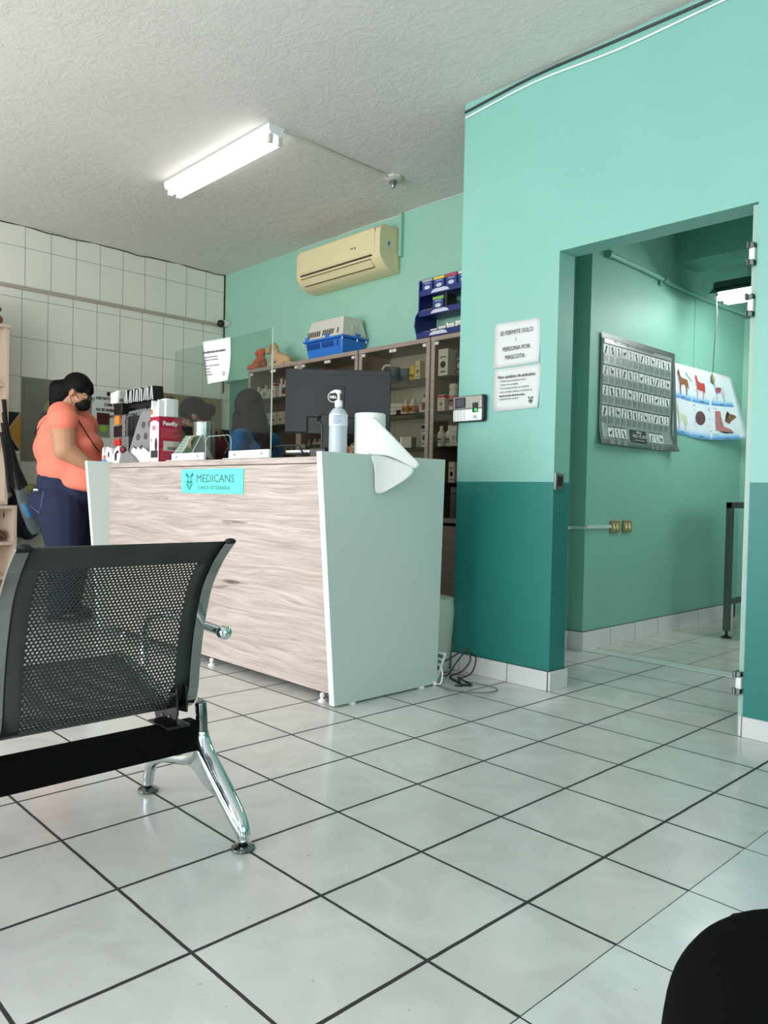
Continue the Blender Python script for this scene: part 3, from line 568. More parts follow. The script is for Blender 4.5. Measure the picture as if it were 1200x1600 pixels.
# ---- hanging-packet display rack
t=thing('packet_rack','black wire display rack of leashes and small packets at the left end of the desk','display rack',(-2.5,1.60,1.112))
b=MB(); b.box((-2.66,1.53,1.112),(-2.30,1.68,1.12)); obj('rack_base',b,M_black,t)
for x in (-2.70+.05,-2.47):
    b=MB(); b.tube([(x,1.64,1.115),(x,1.64,1.52)],.006,8); obj('post',b,M_black,t)
b=MB(); b.box((-2.79,1.555,1.455),(-2.665,1.66,1.53)); b.box((-2.665,1.60,1.49),(-2.25,1.66,1.525)); b.box((-2.78,1.60,1.455),(-2.25,1.61,1.475)); obj('header_box',b,M_black,t,bevel=.003)
b=MB(); b.box((-2.62,1.61,1.335),(-2.40,1.66,1.375)); obj('lower_bar',b,M_black,t)
M_blkcard=mat('black_card',(20,20,22),.45)
pk=None
for i in range(14):
    x=-2.655+i*.030
    if pk is None:
        pk=thing('leash_packet','','packet',(x,1.60,1.525),0,'leash packets standing in the top row of the rack')
        b=MB(); b.box((-.008,-.03,0),(.008,.05,.085)); obj('card',b,M_blkcard,pk,world=False,bevel=.002)
        b=MB(); b.box((.006,-.034,0),(.012,-.028,.083)); obj('spine',b,M_white,pk,world=False); q=pk
    else: q=copy_tree(pk); q.location=(x,1.60,1.525)
    q.rotation_euler=(R_((-4,3,-2,3,-4)[i%5]),R_((2,-3,4,1,-3,3)[i%6]),0); q.scale=(1,1,1+.08*math.sin(i*2))
    q['label']=ORD[i]+' thin black packet with white spine from the left, top row of the rack'
b=MB(); b.prism([(-2.80,1.53),(-2.70,1.53),(-2.685,1.615),(-2.81,1.60)],frame((0,1.55,0),(1,0,0),(0,0,1)),.012,0); b.prism([(-2.795,1.585),(-2.70,1.59),(-2.70,1.605),(-2.795,1.60)],frame((0,1.549,0),(1,0,0),(0,0,1)),.002,1)
o=single('white_packet',b,[M_white,Mred],'white packet with a red band at the top left corner of the black display rack','packet',(-2.75,1.55,1.53))
hk=None
for i in range(12):
    x=-2.60+i*.029
    if hk is None:
        hk=thing('hanging_leash','','leash',(x,1.585,1.47),0,'black leashes hanging in the middle row of the rack')
        b=MB(); b.tube([(0,0,0),(0,-.012,-.02),(0,-.006,-.035)],.004,6); obj('clip',b,M_chrome,hk,world=False)
        b=MB(); b.box((-.012,-.012,-.17),(.012,.004,-.035)); b.box((-.008,-.014,-.16),(-.003,-.002,-.04)); obj('strap',b,M_blk2,hk,world=False,bevel=.003); q=hk
    else: q=copy_tree(hk); q.location=(x,1.585,1.47)
    q.rotation_euler=(0,R_((3,-4,5,-2)[i%4]),0); q['label']=ORD[i]+' black leash from the left hanging by a silver clip, middle row of the rack'
lk=None
for i in range(6):
    x=-2.60+i*.04
    if lk is None:
        lk=thing('hanging_collar','','collar',(x,1.59,1.335),0,'short black collars hanging in the bottom row of the rack')
        b=MB(); b.tube([(0,0,0),(0,-.01,-.02),(0,-.004,-.03)],.004,6); obj('clip',b,M_chrome,lk,world=False)
        b=MB(); b.box((-.014,-.01,-.14),(.014,.01,-.03)); obj('strap',b,M_blk2,lk,world=False,bevel=.003); q=lk
    else: q=copy_tree(lk); q.location=(x,1.59,1.335)
    q['label']=ORD[i]+' short black collar from the left, bottom row of the rack'
for nm,lab,xa,xb,za,zb,m_ in (('orange_packet','small orange packet hanging on the left side of the black rack',-2.79,-2.72,1.385,1.445,mat('orange_card',(226,140,62),.5)),
  ('black_pouch','square black pouch hanging low on the left side of the black rack',-2.80,-2.69,1.30,1.375,M_blkcard),
  ('silver_packet','narrow silvery packet hanging beside the left post of the rack',-2.672,-2.635,1.30,1.445,mat('crinkled_foil',(170,170,172),.3,.7,bump=.8,bscale=60)),
  ('red_packet','small red packet low on the left side of the black rack',-2.79,-2.71,1.24,1.285,mat('bright_red',(214,52,44),.5))):
    b=MB(); b.box((xa,1.56,za),(xb,1.578,zb)); b.tube([((xa+xb)/2,1.57,zb),((xa+xb)/2,1.60,zb+.012)],.003,6); single(nm,b,m_,lab,'packet',((xa+xb)/2,1.57,za),bevel=.004)
# grey paw card stand
t=thing('paw_card_stand','grey leaning display card printed with darker paw shapes, left of the red box','display card',(-2.32,1.52,1.112))
fr=frame((-2.42,1.475,1.112),(.97,.24,0),(.10,.12,1))
b=MB(); b.prism([(0,0),(.27,0),(.25,.20),(.20,.335),(.19,.34),(.07,.34),(.055,.325),(.02,.15)],fr,-.008); obj('board',b,mat('mid_grey_card',(132,132,134),.5),t)
for x,y in ((.05,.09),(.12,.095),(.07,.17),(.14,.175),(.10,.25),(.16,.255)): b=MB(); b.ell(fr@Vector((x,y,.001)),(.020,.006,.022),n=12); obj('paw_print',b,mat('dark_grey_print',(78,78,82),.5),t)
t=thing('pocket_holder','white and blue card pocket with printed animals at the left front edge of the desk','holder',(-2.66,1.475,1.112))
fr=frame((-2.76,1.46,1.112),(1,.0,0),(0,.03,1))
b=MB(); b.prism([(0,0),(.27,0),(.28,.07),(.25,.115),(.20,.10),(.17,.05),(.14,.10),(.07,.115),(.04,.055),(.012,.115),(0,.10)],fr,-.03); obj('pocket',b,M_white,t)
b=MB(); b.prism([(0,0),(.12,0),(.08,.022),(0,.03)],fr,.001); obj('blue_corner',b,mat('sky_blue_print',(70,150,220),.5),t)
b=MB(); b.ell(fr@Vector((.045,.04,.001)),(.02,.005,.02)); obj('printed_figure',b,mat('orange_print'),t)
b=MB(); b.ell(fr@Vector((.215,.045,.001)),(.016,.005,.03)); b.ell(fr@Vector((.24,.075,.001)),(.018,.005,.01)); b.ell(fr@Vector((.105,.06,.001)),(.009,.004,.02)); obj('printed_dog',b,M_ink,t)
t=thing('brochure_stack','blue and white brochures leaning in a grey holder left of the red box','brochures',(-2.25,1.50,1.112))
for i in range(3):
    fr=frame((-2.37+i*.045,1.455+i*.01,1.125+.0*i),(.9,.1,-.42 ),(.42,.2,.85)); b=MB(); b.prism([(0,0),(.12,0),(.12,.10),(0,.10)],fr,-.004,0); b.prism([(0,0),(.12,0),(.12,.025),(0,.025)],fr,.001,1); obj('brochure',b,[M_white,mat('deep_blue_print',(30,62,140),.5)],t)
b=MB(); b.prism([(-2.48,1.112),(-2.23,1.112),(-2.28,1.15),(-2.36,1.19),(-2.44,1.17)],frame((0,1.452,0),(1,0,0),(0,0,1)),-.05); obj('holder',b,mat('mid_grey_card'),t)
b=MB(); b.box((-2.13,1.50,1.112),(-2.0,1.55,1.115)) if 0 else b.ell((-2.46,1.47,1.20),(.03,.02,.025)); single('dog_figurine',b,mat('dark_red_print',(110,30,44),.5),'tiny dark red dog figure poking up behind the grey brochure holder','figurine',(-2.46,1.47,1.175))
# ================= GLASS CABINETS on the back wall
FY=3.0; BY=3.298; CT=2.0
edges=[(-3.31,-2.585),(-2.585,-1.888),(-1.872,-1.162),(-1.150,-.44)]
SH=[1.737,1.507,1.270,1.030]
wh=['leftmost glass fronted wood cabinet, under the plush toys','second glass fronted wood cabinet from the left, under the pet carrier','third glass fronted wood cabinet, right of the wide double post behind the monitor','rightmost glass fronted wood cabinet, partly hidden by the green wall, under the blue rack']
for i,(xa,xb) in enumerate(edges):
    t=thing('display_cabinet',wh[i],'cabinet',((xa+xb)/2,3.15,0),0,'glass cabinets along the back wall')
    b=MB(); b.box((xa,FY,.02),(xa+.032,BY,CT-.03)); b.box((xb-.032,FY,.02),(xb,BY,CT-.03)); b.box((xa,FY-.004,CT-.03),(xb,BY,CT)); b.box((xa+.032,FY+.01,.765),(xb-.032,BY,.795)); b.box((xa+.032,FY,.02),(xb-.032,BY,.06))
    obj('carcass',b,M_cab,t,bevel=.001)
    b=MB(); b.box((xa+.032,BY-.012,.06),(xb-.032,BY-.004,CT-.03)); obj('back_panel',b,mat('pale_back_panel',(206,204,196),.5) if i==2 else M_cabin,t)
    for z in SH:
        b=MB(); b.box((xa+.033,FY+.02,z-.008),(xb-.033,BY-.014,z)); obj('glass_shelf',b,mat('shelf_glass',(70,84,80),.15,alpha=.55),t)
    xm=(xa+xb)/2
    for s,(da,db) in enumerate(((xa+.034,xm-.003),(xm+.003,xb-.034))):
        b=MB(); b.box((da,FY+.004,.80),(db,FY+.008,CT-.034)); g=obj('glass_door',b,M_smoke,t)
        hx=(da+.015,db-.015)
        for x in hx: b=MB(); b.box((x-.016,FY-.004,CT-.058),(x+.016,FY+.012,CT-.036)); obj('hinge',b,M_bone,g,bevel=.002)
        b=MB(); b.box((da,FY-.006,.065),(db,FY+.010,.745)); wd=obj('wood_door',b,M_cab,t,bevel=.0015)
        hx=db-.04 if s==0 else da+.04
        b=MB(); b.tube([(hx,FY-.008,.40),(hx,FY-.03,.41),(hx,FY-.03,.49),(hx,FY-.008,.50)],.006,8); obj('handle',b,M_black,wd)
# ---- items on shelves: px->x mapping already resolved to metres
def bottle(name,label,x,z,w,h,c,cap=(238,238,238),band=None,y=3.10,grp=None,shape='b'):
    t=thing(name,label,'bottle' if shape!='j' else 'jar',(x,y,z),0,grp)
    r=w/2
    b=MB()
    if shape=='b': b.lathe([(r*.9,0),(r,.004),(r,h*.62),(r*.82,h*.72),(r*.42,h*.80),(r*.42,h*.84)],(x,y,z),16)
    elif shape=='j': b.lathe([(r*.92,0),(r,.005),(r,h*.80),(r*.9,h*.84)],(x,y,z),18)
    elif shape=='c': b.lathe([(r*.95,0),(r,.003),(r,h*.97)],(x,y,z),18)
    elif shape=='s': b.lathe([(r,0),(r,h*.74),(r*.75,h*.80)],(x,y,z),18)
    o=obj('bottle_body',b,mat('m%d_%d_%d'%c,c,.4),t)
    b=MB()
    if shape=='b': b.lathe([(r*.5,h*.82),(r*.52,h),(r*.4,h*1.005)],(x,y,z),12)
    elif shape=='j': b.lathe([(r*.96,h*.82),(r*.98,h*.98),(r*.9,h)],(x,y,z),16)
    elif shape=='c': b.lathe([(r*.97,h*.97),(r*.9,h)],(x,y,z),16)
    elif shape=='s': b.lathe([(r*.98,h*.80),(r*.98,h*.97),(r*.8,h)],(x,y,z),16)
    obj('cap',b,mat('m%d_%d_%d'%cap,cap,.4),t)
    if band:
        b=MB(); b.lathe([(r*1.01,h*.12),(r*1.01,h*(.55 if shape!='c' else .8))],(x,y,z),16); l=obj('label',b,mat('m%d_%d_%d'%band,band,.5),t)
        b=MB(); b.box((x-r*.5,y-r*1.06,z+h*.2),(x+r*.5,y-r*.9,z+h*.24)); b.box((x-r*.4,y-r*1.06,z+h*.3),(x+r*.6,y-r*.9,z+h*.38)); obj('small_print',b,M_ink,l)
    return t
def pbox(name,label,x,z,w,h,c,top=None,mark=None,y=3.10,d=.07,grp=None,rz=0,cat='box'):
    t=thing(name,label,cat,(x,y,z),rz,grp)
    b=MB(); b.box((-w/2,-d/2,0),(w/2,d/2,h)); o=obj('carton',b,mat('m%d_%d_%d'%c,c,.45),t,world=False,bevel=.001)
    if top: b=MB(); b.box((-w/2-.0006,-d/2-.0006,h*.80),(w/2+.0006,d/2,h*.96)); obj('colour_band',b,mat('m%d_%d_%d'%top,top,.5),t,world=False)
    if mark:
        b=MB(); b.ell((0,-d/2,h*.42),(w*.28,.0012,h*.13),n=12); b.box((-w*.3,-d/2-.0008,h*.68),(w*.3,-d/2,h*.72)); b.box((-w*.25,-d/2-.0008,h*.12),(w*.25,-d/2,h*.17)); obj('printed_mark',b,mat('m%d_%d_%d'%mark,mark,.5),t,world=False)
    return t
W_=(232,232,228); K=(30,30,32)
S1,S2,S3,S4,S5=1.737,1.507,1.270,1.030,.797
# rightmost cabinet
pbox('tall_carton','white and yellow carton with a black animal mark, top shelf of the rightmost cabinet',-1.055,S1,.085,.175,W_,None,K,3.06,.09)
pbox('dark_carton','dark grey carton right of the white and yellow one, top shelf of the rightmost cabinet',-.955,S1,.075,.15,(70,64,60),None,(200,196,190),3.11,.09)
pbox('blue_carton','blue carton at the right end of the top shelf of the rightmost cabinet',-.872,S1,.08,.115,(36,60,120),(200,180,80),(180,200,210),3.06,.09)
pbox('white_carton','white carton with a red top band, second shelf of the rightmost cabinet',-1.07,S2,.062,.105,W_,(196,30,44),(180,130,70),3.05,.06)
bottle('spray_can','tall white spray can with black and red print, second shelf of the rightmost cabinet',-.985,S2,.062,.172,(226,226,222),W_,(206,60,60),3.05,shape='s')
bottle('spray_can','plain grey white spray can second from right on the second shelf of the rightmost cabinet',-.915,S2,.06,.170,(200,200,198),(210,210,208),None,3.09,shape='s')
bottle('small_bottle','white bottle with green print, right end of second shelf, rightmost cabinet',-.868,S2,.055,.155,W_,W_,(120,150,80),3.03)
bottle('spray_bottle','left one of two white nozzle bottles on the third shelf of the rightmost cabinet',-1.075,S3,.055,.135,W_,W_,(215,215,212),3.04)
bottle('spray_bottle','right one of two white nozzle bottles on the third shelf of the rightmost cabinet',-1.02,S3,.055,.138,W_,W_,(205,206,204),3.06)
pbox('white_carton','plain white carton beside the nozzle bottles, third shelf of the rightmost cabinet',-.952,S3,.062,.13,(224,226,228),None,(150,150,160),3.05,.06)
pbox('white_carton','white carton with dark top band, right end of third shelf, rightmost cabinet',-.865,S3,.06,.13,(228,228,230),(40,50,80),(150,150,160),3.05,.06)
pbox('white_carton','white carton with black animal mark next to the red capped jar, rightmost cabinet',-.955,S4,.05,.135,W_,None,K,3.04,.06)
bottle('capped_jar','white jar with a red cap on the lowest glass shelf of the rightmost cabinet',-.868,S4,.07,.12,W_,(160,24,50),(200,200,215),3.04,shape='j')
bottle('grey_cylinder','tall grey canister on the wooden base of the rightmost cabinet',-.955,S5,.075,.205,(126,132,132),(140,146,146),None,3.06,shape='s')
bottle('yellow_bottle','yellow and orange spray bottle with white cap on the base of the rightmost cabinet',-.862,S5,.065,.205,(226,176,40),W_,(224,110,36),3.05,shape='s')
# third cabinet
tj=bottle('blue_jar','larger blue jar beside the monitor corner, top shelf of the third cabinet',-1.565,S1,.088,.11,(60,96,128),(70,100,130),(38,66,110),3.07,shape='j')
b=MB(); b.tube(crv([(-1.63,3.04,S1+.07),(-1.65,3.03,S1+.10),(-1.62,3.03,S1+.125),(-1.565,3.035,S1+.122)],5),.008,8); obj('handle',b,M_white,tj)
bottle('blue_jar','smaller blue jar right of the larger one, top shelf of the third cabinet',-1.475,S1,.078,.095,(62,98,122),(66,100,124),(50,84,120),3.10,shape='j')
bottle('yellow_can','yellow can with black writing, top shelf of the third cabinet',-1.378,S1,.072,.105,(222,190,40),(120,110,80),(232,200,30),3.08,shape='c')
pbox('narrow_carton','narrow cream carton right of the yellow can, top shelf of the third cabinet',-1.297,S1,.045,.125,(226,222,196),None,(120,130,90),3.06,.07)
pbox('narrow_carton','narrow cream carton at the right end of the top shelf of the third cabinet',-1.225,S1,.04,.12,(220,214,190),None,(110,120,80),3.08,.07)
for k in range(3): pbox('flat_carton',('lowest','middle','topmost')[k]+' flat white carton of the stack behind the monitor edge, third cabinet',-1.52,S2+k*.027,.15,.025,(226,226,222),None,None,3.08,.10,'flat cartons stacked on the second shelf of the third cabinet')
pbox('dark_carton','small dark purple carton before the flat white stack, second shelf of the third cabinet',-1.475,S2,.035,.03,(44,34,70),None,None,3.035,.03)
bottle('labelled_bottle','left one of two white bottles with orange dog labels, second shelf of the third cabinet',-1.425,S2,.055,.10,W_,W_,(206,140,70),3.05)
bottle('labelled_bottle','right one of two white bottles with orange dog labels, second shelf of the third cabinet',-1.365,S2,.058,.10,W_,W_,(196,120,60),3.06)
bottle('small_bottle','plain white bottle behind the orange labelled pair, second shelf of the third cabinet',-1.305,S2,.055,.085,(220,220,218),W_,None,3.10)
bottle('small_bottle','white bottle with red and brown label, right end of second shelf, third cabinet',-1.24,S2,.05,.125,W_,(190,60,40),(170,80,50),3.05)
pbox('cube_carton','cube shaped white carton seen right of the paper roll, third cabinet',-1.395,S3,.09,.075,(232,234,232),None,None,3.05,.07,rz=.25)
pbox('tall_carton','tall white carton with a blue top band, third shelf of the third cabinet',-1.225,S3,.042,.155,(230,230,236),(40,50,150),(60,60,110),3.05,.05)
pbox('small_carton','small white carton at the left by the roll edge, third shelf of the third cabinet',-1.475,S3,.04,.05,(220,222,222),None,None,3.09,.04)
# second cabinet
b=MB(); b.ell((-2.42,3.10,S1+.10),(.085,.06,.10)); b.ell((-2.50,3.08,S1+.08),(.05,.05,.08)); single('orange_plush',b,mat('orange_felt',(226,96,52),.9,bump=.4,bscale=90),'orange soft item on the top shelf of the second cabinet, above the monitor','plush toy',(-2.43,3.1,S1))
b=MB(); b.ell((-2.30,3.10,S1+.09),(.07,.05,.09)); single('pink_plush',b,mat('salmon_felt',(222,110,90),.9,bump=.4,bscale=90),'salmon pink soft item right of the orange one, top shelf of second cabinet','plush toy',(-2.3,3.1,S1))
b=MB(); b.tube(crv([(-2.55,3.06,S1+.01),(-2.57,3.06,S1+.15),(-2.48,3.06,S1+.19),(-2.45,3.06,S1+.14)],5),.016,8); b.ell((-2.49,3.1,S1+.05),(.05,.04,.05)); single('blue_toy',b,mat('denim_blue_plastic',(60,110,170),.5),'blue toy left of the orange soft item on the top shelf of the second cabinet','toy',(-2.5,3.08,S1))
for k,(x,w,h,c) in enumerate(((-2.50,.05,.10,(150,150,150)),(-2.43,.05,.105,(190,190,188)),(-2.37,.05,.10,(206,206,204)))):
    bottle('small_bottle',('grey','light grey','off-white')[k]+' bottle seen under the monitor edge on the third shelf of the second cabinet',x,S3,w,h,c,(170,170,170),(120,120,118),3.05)
pbox('small_carton','small patterned white carton under the monitor edge on the third shelf of the second cabinet',-2.575+.045,S3,.045,.06,(196,194,190),None,K,3.03,.05)
pbox('small_carton','grey printed carton right of the bottles on the third shelf of the second cabinet',-2.30,S3,.07,.075,(170,170,168),None,K,3.05,.05)
# leftmost cabinet
for k,(x,h,w,ca,bd) in enumerate(((-3.235,.115,.055,W_,(214,216,214)),(-3.175,.095,.052,W_,None),(-3.125,.12,.052,(220,220,220),(200,206,204)),(-3.075,.085,.05,W_,None),(-3.025,.08,.05,(236,236,232),(190,196,196)))):
    bottle('vial_bottle',('leftmost white bottle with grey label','short plain white bottle, second from left','tallest white bottle, third from left','small plain white bottle, fourth from left','smallest white bottle, fifth from left')[k]+' on the top shelf of the leftmost cabinet',x,S1,w,h,W_,ca,bd,3.06,'white bottles on the top shelf of the leftmost cabinet')
pbox('tall_carton','white carton with a red side by the screen edge, top shelf of the leftmost cabinet',-2.965,S1,.045,.12,W_,(190,50,70),(190,40,60),3.04,.05)
bottle('tall_bottle','tall white bottle right of the red and white carton, top shelf of the leftmost cabinet',-2.905,S1,.045,.155,W_,W_,None,3.06)
bottle('star_bottle','white bottle with a dark star label on the top shelf of the leftmost cabinet',-2.83,S1,.08,.135,W_,W_,(90,86,84),3.06)
pbox('narrow_carton','narrow white carton at the right end of the top shelf of the leftmost cabinet',-2.775,S1,.03,.15,W_,None,None,3.04,.05)
for k,x in enumerate((-3.08,-2.99,-2.90,-2.82)): pbox('white_carton',('first','second','third','fourth')[k]+' white carton from the left on the second shelf of the leftmost cabinet',x,S2,.075,.11,(206,204,198),None,(120,118,114),3.08,.07,'white cartons in a row on the second shelf of the leftmost cabinet')
pbox('grey_carton','wide grey carton low behind the papers, third shelf of the leftmost cabinet',-2.74,S3,.12,.06,(150,148,144),None,K,3.06,.08)
bottle('small_bottle','small dark grey bottle right of the wide grey carton, third shelf of the leftmost cabinet',-2.655,S3,.04,.07,(120,120,118),(150,150,148),None,3.04)
# ---- on top of cabinets
def fur(n,c): return mat(n,c,.95,noise=.18,nscale=40,bump=.6,bscale=120)
t=thing('plush_dog','tan plush puppy toy sitting on the cabinet top, facing the orange teddy','plush toy',(-2.98,3.10,CT))
Mf=fur('tan_plush',(200,166,122))
x=-2.98
b=MB(); b.cap((x-.06,3.10,CT+.095),(x+.07,3.11,CT+.05),.044,.048); b.cap((x-.075,3.08,CT+.09),(x-.085,3.07,CT+.02),.026,.022); b.cap((x-.05,3.14,CT+.09),(x-.06,3.15,CT+.02),.026,.022); b.ell((x+.045,3.07,CT+.035),(.05,.03,.034)); b.cap((x+.02,3.06,CT+.018),(x-.02,3.055,CT+.016),.018,.016); b.cap((x+.09,3.10,CT+.03),(x+.17,3.10,CT+.02),.014,.009)
b.cap((x-.065,3.10,CT+.11),(x-.09,3.095,CT+.16),.035,.04); o=obj('body',b,Mf,t)
b=MB(); b.ell((x-.095,3.09,CT+.175),(.045,.042,.043)); b.cap((x-.12,3.085,CT+.16),(x-.165,3.08,CT+.145),.026,.02); h=obj('head',b,Mf,t)
b=MB(); b.ell((x-.182,3.078,CT+.152),(.009,.012,.008)); b.ell((x-.13,3.05,CT+.183),(.005,.005,.006)); obj('nose_and_eye',b,M_black,h)
b=MB(); b.ell((x-.075,3.05,CT+.165),(.02,.010,.036),(0,.2,0)); obj('ear',b,fur('brown_plush',(164,124,84)),h)
t=thing('teddy_bear','orange brown plush teddy bear on the left end of the cabinet tops','plush toy',(-3.27,3.10,CT))
x=-3.265; Mo=fur('rust_plush',(190,94,58))
b=MB(); b.ell((x,3.10,CT+.065),(.055,.05,.065)); b.cap((x-.03,3.07,CT+.03),(x-.075,3.03,CT+.025),.028,.024); b.cap((x+.03,3.07,CT+.03),(x+.05,3.02,CT+.025),.028,.024); b.cap((x+.045,3.09,CT+.10),(x+.03,3.05,CT+.07),.02,.018); b.cap((x-.045,3.09,CT+.10),(x-.035,3.05,CT+.06),.02,.018); obj('body',b,Mo,t)
b=MB(); b.ell((x-.0,3.09,CT+.150),(.048,.043,.042)); b.ell((x-.045,3.09,CT+.175),(.016,.01,.016)); b.ell((x+.04,3.10,CT+.18),(.016,.01,.016)); b.ell((x+.005,3.045,CT+.142),(.02,.014,.015)); obj('head',b,fur('orange_plush',(214,92,48)),t)
# pet carrier
t=thing('pet_carrier','blue and pale grey plastic pet carrier on top of the cabinets','pet carrier',(-2.33,3.16,CT))
xa,xb,ya,yb=-2.575,-2.10,3.035,3.285
def frust(b,x0,x1,y0_,y1,z0,x2,x3,y2,y3,z1,mi=0):
    b.add([(x0,y0_,z0),(x1,y0_,z0),(x1,y1,z0),(x0,y1,z0),(x2,y2,z1),(x3,y2,z1),(x3,y3,z1),(x2,y3,z1)],[(0,3,2,1),(4,5,6,7),(0,1,5,4),(1,2,6,5),(2,3,7,6),(3,0,4,7)],mi)
b=MB(); frust(b,xa+.03,xb-.03,ya+.02,yb-.02,CT,xa+.012,xb-.008,ya,yb,CT+.135); obj('lower_shell',b,M_blue,t,bevel=.012,seg=3)
b=MB(); b.box((xa-.005,ya-.012,CT+.135),(xb+.008,yb+.005,CT+.152)); obj('rim',b,M_blue,t,bevel=.005)
b=MB(); b.box((xa-.003,ya-.010,CT+.152),(xb+.006,yb+.005,CT+.163)); frust(b,xa+.008,xb-.005,ya,yb,CT+.163,xa+.055,xb-.035,ya+.035,yb-.03,CT+.305); obj('upper_shell',b,M_bone,t,bevel=.010,seg=3)
def slots(zc,hh,m_,yy,tilt,name):
    b=MB()
    for i in list(range(7))+list(range(8,14))+[15.5]:
        x=xa+.045+i*.0235; y=yy
        fr=frame((x,y,zc),(1,0,0),(0,tilt,1)); b.prism([(-.0045,-hh),(.0045,-hh),(.0045,hh),(-.0045,hh)],fr,.003)
    obj(name,b,m_,t)
slots(CT+.195,.022,mat('slot_brown',(84,64,58),.8),ya+.004,.25,'upper_slots'); slots(CT+.10,.022,mat('slot_navy',(20,50,110),.7),ya+.002,-.09,'lower_slots')
for x in (xa+.05,xa+.30): b=MB(); b.box((x-.02,ya-.016,CT+.135),(x+.02,ya-.004,CT+.178)); obj('latch',b,M_blue,t,bevel=.003)
b=MB(); b.box((xb-.0,ya+.12,CT+.14),(xb+.013,ya+.17,CT+.175)); obj('latch',b,M_blue,t,bevel=.003)
for x,y in ((xa,ya-.008),(xb+.002,ya-.008),(xb+.008,ya+.14),(xb+.008,yb-.02)): b=MB(); b.ell((x,y,CT+.125),(.006,.006,.011)); obj('clip_peg',b,M_white,t)
b=MB(); b.box((xb-.022,ya+.10,CT+.185),(xb-.008,ya+.16,CT+.235)); obj('sticker',b,mat('pale_sticker',(186,196,176),.5),t)
# blue display rack with cartons
t=thing('blue_rack','navy blue three level cardboard display rack on top of the rightmost cabinet','display rack',(-1.12,3.12,CT))
RX0,RX1=-1.375,-.86
side=[(3.09,CT),(3.28,CT),(3.28,CT+.43),(3.15,CT+.45),(3.10,CT+.43),(3.10,CT+.22),(3.07,CT+.18),(3.06,CT+.11),(3.085,CT+.05)]
for x in (RX0,RX1): b=MB(); b.prism(side,frame((x,0,0),(0,1,0),(0,0,1)),.012); obj('side_panel',b,M_navy,t,bevel=.001)
Mlab=mat('grey_white_label',(206,210,220),.5)
for k,(z,yf) in enumerate(((CT+.035,3.085),(CT+.185,3.095),(CT+.325,3.095))):
    b=MB(); b.box((RX0+.012,yf,z),(RX1,3.25,z+.008)); b.box((RX0+.012,yf-.004,z-.008),(RX1,yf+.004,z+.032)); s=obj('shelf',b,M_navy,t,bevel=.001)
    b=MB(); pts=[(-.085,-.002),(.085,-.002),(.07,.014),(.045,.022),(-.045,.022),(-.07,.014)]; b.prism(pts,FS((-1.165,yf-.005,z+.003)),.001); obj('shelf_label',b,Mlab,s)
for k,(x,c) in enumerate(((-1.305,(210,170,60)),(-1.195,(226,206,60)),(-1.085,(200,60,70)),(-.975,(200,200,200)))):
    pbox('blue_carton','blue carton with a '+('pale grey','yellow','red','white')[k]+' top band, '+('left end','second from left','third from left','right end')[k]+' of the rack top level',x,CT+.334,.095,.105,(36,60,126),((170,170,180),(226,206,60),(200,60,70),(220,220,220))[k],(200,206,214),3.15,.08)
pbox('blue_carton','single upright blue carton with a green corner on the middle level of the blue rack',-1.20,CT+.194,.095,.11,(38,66,132),(130,180,60),(206,210,200),3.15,.08)
pbox('flat_carton','flat grey and orange carton lying on the middle level of the blue rack',-1.30,CT+.194,.11,.035,(110,100,110),None,(226,110,50),3.16,.10)
b=MB(); b.box((-1.13,3.10,CT+.194),(-1.11,3.2,CT+.31)); b.tube([(-1.12,3.11,CT+.30),(-.87,3.11,CT+.305)],.004,6); single('rack_divider',b,M_black,'thin black divider standing on the middle level of the blue rack','divider',(-1.12,3.15,CT+.194))
for k in range(5):
    pbox('tiny_carton',('first','second','third','fourth','fifth')[k]+' small white carton from the left leaning on the bottom level of the blue rack',-1.30+k*.075+(.0 if k else .0),CT+.044,.062,.03+.008*k,(226,224,214),None,K,3.125,.05,'small white cartons on the bottom level of the blue rack',rz=.05*(k-2))
pbox('tiny_carton','upright narrow white carton between the small ones on the bottom level of the blue rack',-1.165,CT+.044,.018,.085,(226,226,222),None,None,3.19,.04)
